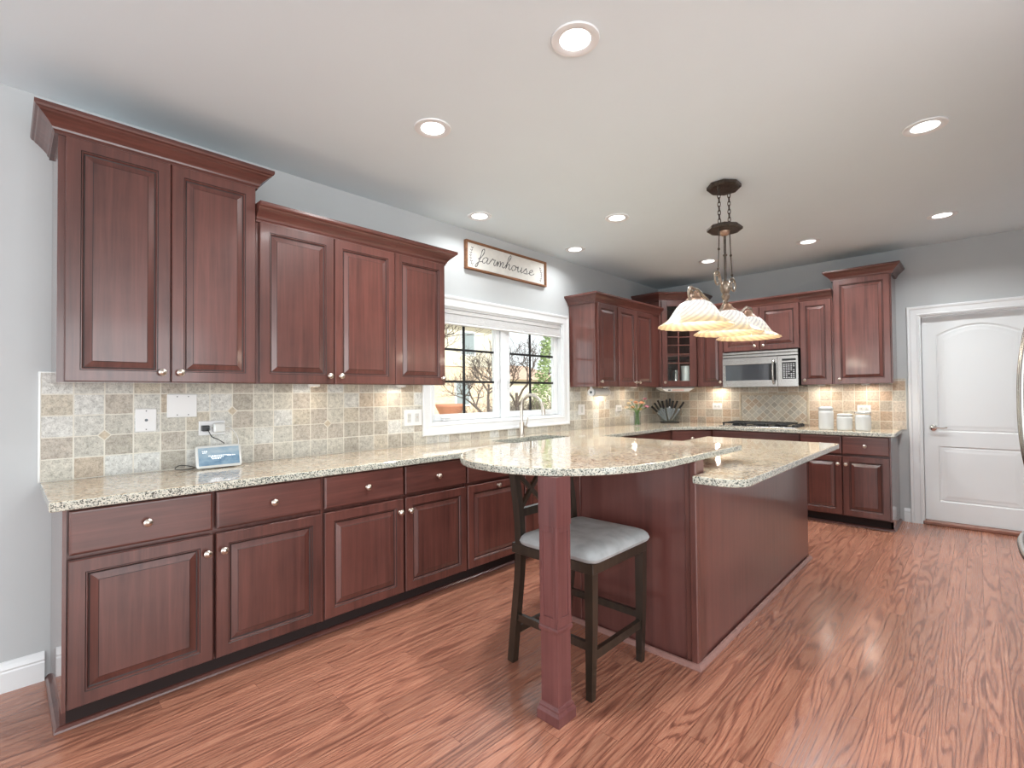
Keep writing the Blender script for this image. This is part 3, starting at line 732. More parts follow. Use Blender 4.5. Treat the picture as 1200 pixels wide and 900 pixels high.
# ------------------------------------------------------------------ island
isl = thing('kitchen_island', 'cherry kitchen island with plain panelled sides and a raised end wall', 'kitchen island', (0, 0, 0))
IX0, IX1, IY0, IY1 = 1.44, 2.17, 2.40, 4.37
MB().box(IX0, IX1 - .012, IY0, IY1, .001, .874).build('carcass', 'cherry', isl)
MB().box(IX1 - .012, IX1, IY0 - .02, IY1 + .002, .001, .875, .001).build('side_panel', 'panel', isl)
MB().box(1.40, 2.165, 2.293, IY0, .001, .972, .001).build('end_wall', 'panel', isl)
MB().box(1.395, 1.50, 2.283, 2.293, .001, .972, .002).build('stile', 'cherry', isl); MB().box(2.118, 2.145, 2.284, 2.293, .001, .972, .002).build('stile', 'cherry', isl)
m = MB(); m.box(2.145, 2.178, 2.272, 2.305, .001, .972, .004); m.box(2.165, 2.176, 2.305, 2.385, .001, .875, .002); m.build('corner_post', 'cherry', isl)
m = MB(); prof = [(0, 0), (.02, 0), (.018, .010), (.009, .021), (0, .023)]
P = [Vector(p) for p in ((1.395, 2.40), (1.395, 2.278), (2.178, 2.272), (2.178, IY1 + .002))]; loops = []
for i, p in enumerate(P):
    def nn(a, b): d = (b - a).normalized(); return Vector((d.y, -d.x))
    if i == 0: mv = nn(P[0], P[1])
    elif i == len(P) - 1: mv = nn(P[-2], P[-1])
    else: n1, n2 = nn(P[i - 1], p), nn(p, P[i + 1]); mv = (n1 + n2) / (1 + n1.dot(n2))
    loops.append([(p.x + mv.x * a, p.y + mv.y * a, .0005 + b) for a, b in prof])
m.rings(loops).build('shoe_molding', 'shoe', isl)
MB().box(1.98, 2.144, 2.386, 2.40, .7, .875).build('bracket', 'cherry', isl) if False else None
def rcorner(x, y, r, a0, n=6): return [(x + r * math.cos(R(a0 + 90 * k / n)), y + r * math.sin(R(a0 + 90 * k / n))) for k in range(n + 1)]
poly = [(1.42, 2.402), (2.180, 2.402), (2.180, 2.235)] + rcorner(2.405 - .11, 2.235 + .11, .11, -90, 8) + rcorner(2.405 - .03, 4.30 - .03, .03, 0, 4) + [(1.42, 4.30)]
tag(slab('island_countertop', poly, .876, .914, 'granite'), 'lower cream granite island top with a rounded overhanging corner', 'countertop')
E_ = []
for k in range(0, 33):
    t = PI + PI * k / 32; E_.append((1.635 + .535 * abs(math.cos(t)) ** .92 * (1 if math.cos(t) > 0 else -1), 2.12 - .685 * abs(math.sin(t)) ** .92))
poly = E_ + rcorner(2.185 - .02, 2.90 - .02, .02, 0, 3) + rcorner(1.10 + .02, 2.90 - .02, .02, 90, 3)
tag(slab('bar_countertop', poly, .973, 1.005, 'granite', r=.005), 'raised rounded cream granite breakfast bar top on a square post', 'bar top')
# post
po = thing('bar_post', 'square cherry post with recessed panels carrying the rounded bar top', 'post', (1.90, 1.553, 0))
def sq(r, z): return [(-r, -r, z), (r, -r, z), (r, r, z), (-r, r, z)]
MB().rings([sq(.056, .001), sq(.056, .038), sq(.053, .044), sq(.05, .052), sq(.05, .058), sq(.046, .066), sq(.043, .070), sq(.043, .074)]).build('plinth', 'post', po)
MB().rings([sq(.0425, .074), sq(.0425, .971)]).build('shaft', 'post', po)
MB().rings([sq(.0425, .352), sq(.047, .354), sq(.049, .362), sq(.049, .370), sq(.046, .376), sq(.0425, .378)]).build('collar', 'post', po)
m = MB()
for k in range(4):
    T = Matrix.Rotation(k * PI / 2, 4, 'Z')
    for q in ((-.0435, -.026, .40, .775), (.026, .0435, .40, .775), (-.026, .026, .752, .775), (-.026, .026, .40, .415)): m.box(q[0], q[1], -.0465, -.042, q[2], q[3], .001, T=T)
    pass
m.rings([sq(.0468, .775), sq(.0468, .972)]); m.rings([sq(.0468, .378), sq(.0468, .401)])
m.build('panel_frame', 'post', po)

# ------------------------------------------------------------------ bar stool
st = thing('bar_stool', 'dark espresso counter stool with grey seat and X back under the rounded bar', 'bar stool', (0, 0, 0))
ya, yb = 1.735, 2.155
def leg(P, w, h): m = MB(); m.sqtube(P, w, h, (0, 1, 0)); m.build('leg', 'espresso', st)
for y in (ya, yb):
    leg(smooth_path([(1.482, y, .001), (1.505, y, .20), (1.532, y, .42), (1.540, y, .56), (1.534, y, .70), (1.515, y, .84), (1.498, y, .945)], 5), .036, .038)
    leg([(1.940, y, .001), (1.948, y, .30), (1.950, y, .585)], [.030, .038, .042], [.030, .038, .042])
MB().box(1.50, 1.972, ya - .021, yb + .021, .535, .583, .004).build('seat_frame', 'espresso', st)
m = MB(); loops = []
for i, z in ((.012, .584), (.0, .592), (-.006, .606), (.0, .622), (.012, .634), (.035, .643), (.08, .650), (.15, .653)):
    x0, x1, y0, y1 = 1.552 + i, 1.99 - i, ya - .035 + i, yb + .035 - i; r = max(.01, .045 - i * .3)
    L = []
    for (cx_, cy_, a0) in ((x1 - r, y0 + r, -90), (x1 - r, y1 - r, 0), (x0 + r, y1 - r, 90), (x0 + r, y0 + r, 180)): L += [(x, y, z) for x, y in rcorner(cx_, cy_, r, a0, 4)]
    loops.append(L)
m.rings(loops).build('seat_cushion', 'fabric', st, smooth=True)
def brace(name, p, q, w, h): MB().bar(p, q, w, h).build(name, 'espresso', st)
brace('stretcher', (1.513, ya, .225), (1.940, ya, .225), .02, .034); brace('stretcher', (1.513, yb, .225), (1.940, yb, .225), .02, .034)
brace('footrest', (1.944, ya, .185), (1.944, yb, .185), .022, .038); brace('stretcher', (1.497, ya, .15), (1.497, yb, .15), .02, .034)
m = MB(); m.bar((1.527, ya, .725), (1.527, yb, .725), .022, .04); m.build('lower_back_rail', 'espresso', st)
m = MB(); m.bar((1.500, ya, .930), (1.500, yb, .930), .024, .05); m.build('top_back_rail', 'espresso', st)
m = MB(); ym = (ya + yb) / 2
for p, q in (((ya + .02), (ym - .015)), ((ym + .015), (yb - .02))):
    m.bar((1.524, p, .742), (1.506, q, .910), .016, .022); m.bar((1.525, q, .742), (1.507, p, .910), .014, .022)
m.build('cross_brace', 'espresso', st)

# ------------------------------------------------------------------ recessed lights
spots = [(2.015, 1.574, 'large recessed ceiling light at the top centre, the biggest and nearest'),
         (1.085, 1.570, 'recessed ceiling light above the tall end cabinets, second largest on the window side'),
         (2.975, 3.415, 'large oval-looking recessed ceiling light above and in front of the white door'),
         (0.317, 2.610, 'small recessed light close to the window wall, above the left end of the framed sign'),
         (1.071, 3.422, 'recessed ceiling light level with the chandelier, on its window side'),
         (2.970, 5.251, 'recessed ceiling light near the wall above the white door'),
         (2.018, 5.261, 'recessed ceiling light nearest the tall single-door cabinet'),
         (0.317, 3.880, 'small recessed light close to the window wall, past the framed sign'),
         (1.071, 5.267, 'recessed ceiling light seen just behind the chandelier rods')]
for i, (x, y, lb) in enumerate(spots):
    r = .095
    t = thing('recessed_light', lb, 'ceiling light', (x, y, H), group='recessed ceiling lights')
    MB().lathe([(.062, -.001), (.062, -.004), (.075, -.009), (r, -.007), (r + .002, -.0005)], None, 36, cap=False).build('trim_ring', 'white', t, smooth=True)
    MB().lathe([(0, -.0045), (.04, -.005), (.062, -.003)], None, 36, cap=False).build('lens', 'lens', t, smooth=True)
    d = bpy.data.lights.new('downlight', 'AREA'); d.shape = 'DISK'; d.size = .12; d.energy = 4.0 if x < .5 else 14.0; d.color = (.96, .99, 1.0); d.spread = R(150)
    l = bpy.data.objects.new('downlight', d); COL.objects.link(l); l.parent = t; l.location = (0, 0, -.012)

# under-cabinet pucks (warm)
def puck(x, y, z, lb, e=1.3):
    t = thing('puck_light', lb, 'under-cabinet light', (x, y, z), group='under-cabinet puck lights')
    MB().lathe([(.036, -.0005), (.036, -.010), (.030, -.012)], None, 24, cap=False).build('housing', 'plastic', t, smooth=True)
    MB().lathe([(0, -.011), (.030, -.0115)], None, 24, cap=False).build('lens', 'puck', t)
    d = bpy.data.lights.new('puck_lamp', 'AREA'); d.shape = 'DISK'; d.size = .05; d.energy = e; d.color = (1, .89, .76)
    l = bpy.data.objects.new('puck_lamp', d); COL.objects.link(l); l.parent = t; l.location = (0, 0, -.014)
zb = 1.372
puck(2.33, B - .16, zb, 'small round puck light glowing under the tall cabinet over the canisters')
puck(1.94, B - .14, zb, 'puck light under the narrow cabinet beside the microwave', 1.1)
puck(.82, B - .12, zb, 'puck light under the narrow cabinet left of the microwave', 1.4)
puck(.12, 4.72, zb, 'puck light under the cabinets between the window and the corner', 1.9)
puck(.16, 5.25, zb, 'puck light under the cabinet above the flower vase', .9)
puck(.12, 2.00, zb, 'puck light under the narrow cabinet just before the window', .7)
puck(.14, 1.35, zb, 'puck light under the lower double-door cabinet on the window wall', .3)

# ------------------------------------------------------------------ chandelier
CX, CY = 1.92, 3.41
ch = thing('chandelier', 'bronze three-shade island chandelier with swirled alabaster glass shades hanging over the island', 'chandelier', (CX, CY, H))
def octa(r, z, s=1.15): return [(r * math.cos(PI / 8 + k * PI / 4), r * s * math.sin(PI / 8 + k * PI / 4), z) for k in range(8)]
MB().rings([octa(.09, -.001), octa(.108, -.004), octa(.108, -.022), octa(.098, -.030), octa(.05, -.034)]).build('canopy', 'bronze', ch)
ZP = -.312
MB().rings([octa(.06, ZP + .030), octa(.10, ZP + .026), octa(.112, ZP + .016), octa(.112, ZP + .002), octa(.09, ZP - .006)]).build('loop_plate', 'bronze', ch)
MB().lathe([(0, ZP - .004), (.034, ZP - .006), (.032, ZP - .022), (.018, ZP - .036), (0, ZP - .04)], None, 20, cap=False).build('plate_cup', 'copper', ch, smooth=True)
for s in (-1, 1):
    m = MB(); n = 9; z0, z1 = -.03, ZP + .028
    for k in range(n):
        zc = z0 + (z1 - z0) * (k + .5) / n; hl = (z0 - z1) / n * .66
        P = []
        for q in range(12):
            a = 2 * PI * q / 12; dx, dz = .009 * math.cos(a), hl * math.sin(a)
            P.append((0 if k % 2 else dx, s * .092 + (dx if k % 2 else 0), zc + dz))
        m.tube(P, .0028, 6, closed=True)
    m.build('chain', 'bronze', ch, smooth=True)
    m = MB(); m.tube([(0, s * .095, ZP - .004), (0, s * .108, ZP - .14), (0, s * .130, ZP - .302)], .0038, 8)
    for z, q_ in ((ZP - .15, .109), (ZP - .285, .127)): m.lathe([(0, -.012), (.008, -.004), (.008, .004), (0, .012)], Matrix.Translation((0, s * q_, z)), 10, cap=False)
    m.build('side_rod', 'bronze', ch, smooth=True)
ZB = ZP - .43     # z 1.98
m = MB(); m.tube([(0, 0, ZP - .03), (0, 0, ZB + .06)], .0085, 12); m.lathe([(0, -.014), (.014, -.004), (.014, .004), (0, .014)], Matrix.Translation((0, 0, ZP - .17)), 12, cap=False)
m.build('centre_rod', 'bronze', ch, smooth=True)
MB().lathe([(0, ZB + .09), (.02, ZB + .08), (.036, ZB + .05), (.034, ZB + .02), (.020, ZB - .005), (.028, ZB - .02), (.022, ZB - .04), (.012, ZB - .06), (0, ZB - .06)], None, 20, cap=False).build('hub', 'pewter', ch, smooth=True)
def spiral(c, r0, a0, turns, sgn, n=24): return [(0, c[0] + sgn * r0 * (1 - .55 * k / n) * math.cos(a0 + turns * 2 * PI * k / n), c[1] + r0 * (1 - .55 * k / n) * math.sin(a0 + turns * 2 * PI * k / n)) for k in range(n + 1)]
for s in (-1, 1):
    # upper scroll that the side rods hook to
    m = MB(); P = smooth_path([(0, s * .012, ZB - .04), (0, s * .045, ZB + .00), (0, s * .084, ZB + .07)], 5)
    P = [tuple(p) for p in P] + spiral((s * .142, ZB + .074), .056, PI, -1.3, s)
    m.tube(P, [.0065] * len(P), 8); m.build('scroll', 'pewter', ch, smooth=True)
    # long arm sweeping out to the end shade and curling over it
    m = MB(); ye = s * .50 if s < 0 else s * .44
    P = smooth_path([(0, s * .01, ZB - .05), (0, s * .10, ZB - .130), (0, s * .20, ZB - .128), (0, s * .32, ZB - .085), (0, ye * .92, ZB - .046)], 6)
    P = [tuple(p) for p in P] + spiral((ye + s * .055, ZB - .088), .046, PI * .62, -1.15, s)
    m.tube(P, .0085, 8); m.build('arm', 'pewter', ch, smooth=True)
SHP = [(.050, .158), (.062, .154), (.088, .140), (.112, .112), (.132, .080), (.150, .052), (.170, .034), (.196, .018), (.214, .006), (.219, .0), (.213, .001), (.194, .013), (.168, .028), (.146, .047), (.127, .077), (.107, .108), (.084, .134), (.058, .148), (.046, .150)]
for yo, nm in ((-.50, 0), (0.03, 1), (.44, 2)):
    T = Matrix.Translation((0, yo, ZB - .10)); zt = ZB - .10
    m = MB(); m.lathe([(.060, -.024), (.058, -.014), (.040, 0), (.030, .012), (.024, .026), (.010, .032), (.008, .040), (0, .040)], T, 24, cap=False); cap_ = m.build('shade_cap', 'copper', ch, smooth=True)
    m = MB(); m.lathe([(r, z) for r, z in SHP], None, 96, mod=lambda a, z, r: 1 + .024 * math.sin(22 * (a + 9 * (.16 - z))), cap=False)
    so = m.build('lamp_shade', 'shade', ch, smooth=True, loc=(0, yo, zt - .176))
    MB().lathe([(0, .0), (.012, -.004), (.018, -.03), (.028, -.055), (.022, -.08), (0, -.09)], Matrix.Translation((0, yo, zt - .03)), 16, cap=False).build('bulb', 'lens', ch, smooth=True)
    d = bpy.data.lights.new('pendant_lamp', 'POINT'); d.energy = 2.5; d.color = (1, .90, .74); d.shadow_soft_size = .03
    l = bpy.data.objects.new('pendant_lamp', d); COL.objects.link(l); l.parent = ch; l.location = (0, yo, zt - .19)

# ------------------------------------------------------------------ microwave
mw = thing('microwave', 'stainless over-the-range microwave hung between the narrow cabinets above the cooktop', 'microwave', (.995, B, 1.358))
w = .786; dp = .378; h = .40
MB().box(.002, w - .002, -dp, -.01, 0, h, .003).build('housing', 'black', mw)
m = MB()
for z0, z1 in ((h - .026, h - .001), (h - .060, h - .032)): m.box(.0, w, -dp - .018, -dp, z0, z1, .003)
m.build('vent_grille', 'steel', mw)
m = MB(); T = None
dw_ = .585; y0, y1 = -dp - .022, -dp
for q in ((0, dw_, .0, .075), (0, dw_, .255, h - .068), (0, .035, .075, .255), (.52, dw_, .075, .255)): m.box(q[0], q[1], y0, y1, q[2], q[3], .002)
md = m.build('door', 'steel', mw)
MB().box(.035, .52, y0 + .006, y1, .075, .255).build('door_window', 'smoke_glass', md)
MB().box(.500, .575, y0 - .001, y0 + .001, .075, .255).build('latch_strip', 'black', md)
m = MB(); P = smooth_path([(.552, y0, .035), (.550, y0 - .028, .05), (.548, y0 - .042, .16), (.550, y0 - .028, .275), (.552, y0, .29)], 6); m.tube(P, .011, 10); m.build('door_handle', 'steel', md, smooth=True)
m = MB(); m.box(dw_ + .003, w, y0, y1, 0, h - .068, .002); cp = m.build('control_panel', 'steel', mw)
MB().box(.632, .765, y0 - .002, y0, .082, .262, .0005).build('keypad', 'black', cp)
MB().box(.632, .765, y0 - .002, y0, .278, .300, .0005).build('display', 'dark_hole', cp)
m = MB()
for r_ in range(8):
    for c_ in range(5):
        if (r_ * 5 + c_) % 11 == 7: continue
        x = .644 + c_ * .0235; z = .092 + r_ * .0205; m.box(x, x + .013, y0 - .0028, y0 - .0018, z, z + .007)
m.build('key_print', 'plastic', cp)

# ------------------------------------------------------------------ cooktop
ck = thing('gas_cooktop', 'low black gas cooktop with cast iron grates set into the granite', 'cooktop', (1.0, 5.68, .9145))
cw, cdp = .80, .46
MB().box(0, cw, 0, cdp, 0, .010, .003).build('base_plate', 'steel', ck)
for bx, by, r in ((.15, .12, .045), (.15, .34, .035), (.38, .23, .055), (.58, .12, .035), (.58, .34, .045)):
    m = MB(); m.lathe([(0, .010), (r, .010), (r, .018), (r * .8, .022), (r * .8, .028), (0, .030)], Matrix.Translation((bx, by, 0)), 20, cap=False); m.build('burner', 'iron', ck, smooth=True)
for gx0, gx1 in ((.03, .265), (.27, .49), (.495, .70)):
    m = MB(); z = .045
    for x in (gx0 + .008, gx1 - .008): m.box(x - .007, x + .007, .02, cdp - .02, z - .012, z, .002)
    for y in (.028, cdp / 2, cdp - .028): m.box(gx0 + .015, gx1 - .015, y - .007, y + .007, z - .012, z, .002)
    xm = (gx0 + gx1) / 2; m.box(xm - .006, xm + .006, .035, cdp - .035, z - .012, z + .001, .002)
    for y in (.12, .34): m.box(gx0 + .015, gx1 - .015, y - .006, y + .006, z - .012, z + .001, .002)
    for x in (gx0 + .012, gx1 - .012):
        for y in (.03, cdp - .03): m.box(x - .008, x + .008, y - .008, y + .008, .0105, z - .010)
    m.build('grate', 'iron', ck)
for k in range(5):
    m = MB(); m.lathe([(0, .010), (.021, .010), (.020, .026), (.016, .034), (0, .036)], Matrix.Translation((.752, .06 + k * .085, 0)), 16, cap=False); m.box(.749, .755, .044 + k * .085, .076 + k * .085, .034, .041); m.build('knob', 'black', ck, smooth=True)

# ------------------------------------------------------------------ canisters
def canister(x, y, r, h, lb, kind):
    t = thing('canister', lb, 'canister', (x, y, .9145), group='white canisters on the counter by the door')
    m = MB(); prof = [(0, 0), (r * .93, 0), (r, .008)] + [(r * (1 + (.012 if k % 2 else 0)), .012 + (h * .80 - .02) * k / 12) for k in range(13)] + [(r * .9, h * .82), (r * .86, h * .84), (0, h * .84)]
    m.lathe(prof, None, 28, cap=False); m.build('jar', 'ceramic', t, smooth=True)
    if kind == 2:
        MB().lathe([(0, h * .845), (r * .86, h * .845), (r * .9, h * .86), (r * .9, h * .88), (r * .86, h * .89), (0, h * .89)], None, 28, cap=False).build('seal_ring', 'cream', t, smooth=True)
        MB().lathe([(0, h * .892), (r * .9, h * .892), (r * .93, h * .92), (r * .93, h * .97), (r * .8, h), (0, h)], None, 28, cap=False).build('lid', 'ceramic', t, smooth=True)
        m = MB(); m.tube([(-r * .9, 0, h * .8), (-r * 1.08, 0, h * .84), (-r * 1.02, 0, h * .96), (-r * .85, 0, h * .99)], .003, 6); m.tube([(r * .9, 0, h * .8), (r * 1.08, 0, h * .84), (r * 1.02, 0, h * .96), (r * .85, 0, h * .99)], .003, 6); m.build('wire_clasp', 'chrome', t, smooth=True)
    else:
        MB().lathe([(0, h * .842), (r * .94, h * .842), (r * .97, h * .87), (r * .97, h * .93), (r * .88, h * .96), (r * .7, h), (0, h)], None, 28, cap=False).build('lid', 'ceramic', t, smooth=True)
canister(2.030, 5.80, .066, .235, 'tallest white ribbed ceramic canister, the one closest to the cooktop', 0)
canister(2.185, 5.815, .066, .165, 'short white ribbed canister in the middle of the three', 1)
canister(2.335, 5.825, .064, .185, 'white canister with a clasped lid nearest the door end of the counter', 2)

# ------------------------------------------------------------------ switch plates and sockets
def plate(name, label, cat, wall, u0, u1, z0, z1, kind):
    w, h = u1 - u0, z1 - z0
    t = thing(name, label, cat, (.0115, u0, z0) if wall == 'L' else (u0, B - .0115, z0), LR if wall == 'L' else 0)
    # local: x along wall, -y out of wall
    MB().box(0, w, -.006, .002, 0, h, .003).build('cover_plate', 'plastic', t)
    def socket(cx, cz, horiz):
        a, b = (.034, .028) if horiz else (.028, .034)
        s_ = MB().box(cx - a / 2, cx + a / 2, -.0085, -.006, cz - b / 2, cz + b / 2, .002).build('socket', 'ceramic', t)
        m = MB()
        for d in (-.006, .006):
            if horiz: m.box(cx - .004, cx + .004, -.0088, -.0084, cz + d - .001, cz + d + .001)
            else: m.box(cx + d - .001, cx + d + .001, -.0088, -.0084, cz - .004, cz + .004)
        m.build('slot', 'dark_hole', s_)
    if kind == 'duplex_h': socket(w * .31, h / 2, True); socket(w * .69, h / 2, True)
    if kind == 'duplex_v': socket(w / 2, h * .31, False); socket(w / 2, h * .69, False)
    if kind == 'rocker': MB().box(w / 2 - .016, w / 2 + .016, -.010, -.006, h / 2 - .032, h / 2 + .032, .002).build('rocker_switch', 'ceramic', t)
    if kind == 'combo':
        socket(w * .27, h * .36, False); socket(w * .27, h * .64, False)
        MB().box(w * .70 - .016, w * .70 + .016, -.009, -.006, h / 2 - .032, h / 2 + .032, .002).build('rocker_switch', 'ceramic', t)
        MB().box(w * .70 - .004, w * .70 + .006, -.013, -.009, h / 2 - .002, h / 2 + .010, .001).build('toggle', 'nickel', t)
    if kind == 'coax':
        T = Matrix.Translation((w / 2, -.006, h / 2)) @ Matrix.Rotation(R(90), 4, 'X')
        MB().lathe([(.0, 0), (.007, 0), (.007, .003), (.0045, .003), (.0045, .011), (0, .011)], T, 12, cap=False).build('coax_connector', 'steel_dark', t)
    m = MB()
    for cx, cz in {'coax': ((w / 2, .012), (w / 2, h - .012)), 'blank': ((w * .33, .014), (w * .7, .014), (w * .33, h - .014), (w * .7, h - .014)), 'duplex_h': ((w / 2, h / 2),), 'duplex_v': ((w / 2, h / 2),)}.get(kind, ()):
        m.lathe([(0, 0), (.003, 0), (.003, .001), (0, .0012)], Matrix.Translation((cx, -.006, cz)) @ Matrix.Rotation(R(90), 4, 'X'), 8, cap=False)
    if len(m.bm.verts): m.build('screw', 'steel_dark', t)
    else: m.bm.free()
    return t
plate('cable_plate', 'white cable outlet plate with a small round connector, beside the blank double plate', 'cable outlet', 'L', .472, .562, 1.125, 1.245, 'coax')
plate('blank_plate', 'blank white double cover plate on the tiles, above and beside the cable outlet plate', 'cover plate', 'L', .607, .746, 1.193, 1.320, 'blank')
plate('wall_outlet', 'sideways white wall outlet with two chargers plugged in above the smart display', 'wall outlet', 'L', .754, .886, 1.087, 1.168, 'duplex_h')
plate('wall_outlet', 'wide white outlet and switch plate touching the window casing', 'wall outlet', 'L', 2.096, 2.262, 1.067, 1.190, 'combo')
plate('light_switch', 'upright white switch plate between the window casing and the paper towel roll', 'light switch', 'L', 4.325, 4.440, 1.067, 1.183, 'rocker')
plate('wall_outlet', 'sideways white outlet on the tiles beside the flower vase', 'wall outlet', 'L', 5.080, 5.210, 1.082, 1.158, 'duplex_h')
plate('wall_outlet', 'sideways white outlet on the tiles between the knife holder and the cooktop', 'wall outlet', 'B', .722, .838, 1.085, 1.162, 'duplex_h')
plate('wall_outlet', 'sideways white outlet on the tiles above the clasped canister', 'wall outlet', 'B', 2.232, 2.352, 1.080, 1.153, 'duplex_h')
# plugs and leads at the display
ax = .0205
t = thing('phone_charger', 'small black plug with a short black lead in the socket above the smart display', 'charger', (ax, .782, 1.128))
MB().box(0, .028, -.018, .018, -.016, .016, .003).build('plug_body', 'black', t)
MB().tube(smooth_path([(.028, .006, .0), (.036, .014, -.025), (.030, .03, -.05), (.045, .055, -.064), (.050, .085, -.088)], 6), .0023, 6).build('lead', 'black', t, smooth=True)
t = thing('power_adapter', 'white rounded power adapter with a thin white lead, plugged in above the smart display', 'charger', (ax, .846, 1.128))
MB().box(0, .035, -.028, .034, -.027, .027, .009, seg=3).build('adapter_body', 'ceramic', t)
MB().tube(smooth_path([(.018, .034, .005), (.016, .052, .004), (.010, .085, -.03), (.006, .105, -.075), (.008, .100, -.12), (.012, .07, -.17), (.02, .02, -.203)], 6), .0021, 6).build('lead', 'plastic', t, smooth=True)
t = thing('black_cord', 'black cord looped on the granite beside the smart display', 'cord', (.08, .68, .9145))
t2 = MB().tube(smooth_path([(.02, .05, .004), (.02, .01, .020), (.025, -.035, .028), (.03, -.055, .012), (.035, -.02, .004), (.03, .03, .005)], 6), .0022, 6).build('loop', 'black', t, smooth=True)

# smart display
M['screen'] = None
def screen():
    n = NT('lit_display_screen'); x, y, z = n.sep(n.pos(True))
    f = n.noise(n.scale(n.pos(True), (12, 1, 30)), 1.0, 4, 0.6, 0.4)
    col = n.ramp(n.math('ADD', n.math('MULTIPLY', f, .7), n.math('MULTIPLY', z, 2.2)), [(0.30, srgb(88, 122, 150)), (0.45, srgb(140, 170, 190)), (0.7, srgb(186, 200, 206))])
    n.set('Base Color', srgb(40, 50, 60)); n.set('Emission Color', col); n.set('Emission Strength', .75); n.set('Roughness', .12); return n.m
M['screen'] = screen()
M['screen_text'] = emis('lit_screen_text', (.95, .97, 1, 1), .9)
sd = thing('smart_display', 'white-framed tablet-like smart display with a pale blue screen leaning on the counter', 'smart display', (.150, .710, .9150), LR)
Tt = Matrix.Rotation(R(-14), 4, 'X')
m = MB(); L = []
for i, y in ((.004, 0), (0, -.003), (0, -.007), (.004, -.010)):
    r = .014; w_, h_ = .222, .122
    P = []
    for (cx_, cy_, a0) in ((w_ - i - r, i + r, -90), (w_ - i - r, h_ - i - r, 0), (i + r, h_ - i - r, 90), (i + r, i + r, 180)): P += [tuple(Tt @ Vector((x, y, z + .003))) for x, z in rcorner(cx_, cy_, r, a0, 4)]
    L.append(P)
m.rings(L).build('frame', 'ceramic', sd, smooth=True)
MB().box(.012, .210, -.0112, -.0095, .016, .113, T=Tt).build('screen', 'screen', sd)
m = MB()
rng = random.Random(4)
for (x0, x1, z) in ((.03, .055, .092), (.032, .05, .084), (.06, .16, .066), (.07, .13, .058), (.075, .12, .050), (.150, .190, .063)):
    x = x0
    while x < x1: l_ = rng.uniform(.004, .011); m.box(x, min(x + l_, x1), -.0118, -.0112, z, z + .003, T=Tt); x += l_ + .003
m.build('screen_text', 'screen_text', sd)
MB().prism([(.03, .018), (.19, .018), (.16, .070), (.06, .070)], .001, .055).build('speaker_base', 'steel_dark', sd)

# ------------------------------------------------------------------ paper towel roll and under-cabinet radio
t = thing('paper_towel_holder', 'paper towel roll on a holder screwed under the cabinet beside the window', 'paper towel holder', (.215, 4.27, 1.372))
T = Matrix.Translation((0, .022, -.058)) @ Matrix.Rotation(R(-90), 4, 'X')
m = MB(); m.lathe([(.018, 0), (.043, 0), (.044, .004), (.044, .272), (.043, .276), (.018, .276)], T, 28, cap=False); m.build('towel_roll', 'ceramic', t, smooth=True)
m = MB(); m.tube([(0, .004, -.058), (0, .318, -.058)], .017, 14); m.build('core_tube', 'steel_dark', t, smooth=True)
for y in (.0, .308):
    m = MB(); T2 = Matrix.Translation((0, y, -.058)) @ Matrix.Rotation(R(-90), 4, 'X'); m.lathe([(0.014, 0), (.040, 0), (.040, .010), (.014, .010)], T2, 24, cap=False); m.box(-.014, .014, y + .001, y + .009, -.03, -.0008, .002); m.build('end_bracket', 'plastic', t, smooth=True)
rd = thing('under_cabinet_radio', 'white and silver radio hung under the glass corner cabinet, its small display facing out', 'radio', (ca, B - cb, 1.372), math.atan2(B_.y - A_.y, B_.x - A_.x))
m = MB(); m.rings([[(.03, .012, -.001), (.42, .012, -.001), (.42, .24, -.001), (.03, .24, -.001)], [(.03, .012, -.022), (.42, .012, -.022), (.42, .24, -.022), (.03, .24, -.022)], [(.09, .03, -.058), (.36, .03, -.058), (.36, .22, -.050), (.09, .22, -.050)]]).build('radio_body', 'plastic', rd)
m = MB(); m.box(.025, .425, .004, .012, -.020, -.0015, .002); m.build('front_rail', 'steel', rd)
MB().bar((.155, .018, -.040), (.30, .018, -.040), .006, .020).build('radio_display', simple('rosy_radio_display', srgb(214, 180, 170), .3), rd)
MB().box(.105, .135, .014, .024, -.046, -.032, .002).build('button', 'steel_dark', rd)

# ------------------------------------------------------------------ knife holder with knives
KX, KY = .245, 5.985
kdir = R(45)
kh = thing('knife_holder', 'clear acrylic fan-shaped knife holder on a dark base in the counter corner', 'knife holder', (KX, KY, .9145), kdir)
MB().box(-.10, .12, -.05, .05, 0, .012, .003).build('base', 'black', kh)
m = MB()
for y in (-.040, .034): m.rings([[(-.09, y, .012), (.10, y, .012), (.175, y, .15), (.14, y, .19), (-.12, y, .19), (-.165, y, .15)], [(-.09, y + .006, .012), (.10, y + .006, .012), (.175, y + .006, .15), (.14, y + .006, .19), (-.12, y + .006, .19), (-.165, y + .006, .15)]])
m.build('acrylic_panel', 'acrylic', kh)
kn = [(-56, 'black-handled steak knife at the flower side end of the knife holder'), (-42, 'black-handled knife second from the flower side of the holder'), (-29, 'black-handled knife third from the flower side of the holder'),
      (-17, 'black-handled knife fourth from the flower side of the holder'), (-6, 'black-handled knife just left of the upright one in the holder'), (4, 'tall black-handled knife standing upright in the middle of the holder'),
      (15, 'black-handled knife just right of the upright one in the holder'), (28, 'black-handled knife next to last towards the outlet side of the holder'), (43, 'outermost slanting black-handled knife on the outlet side of the holder')]
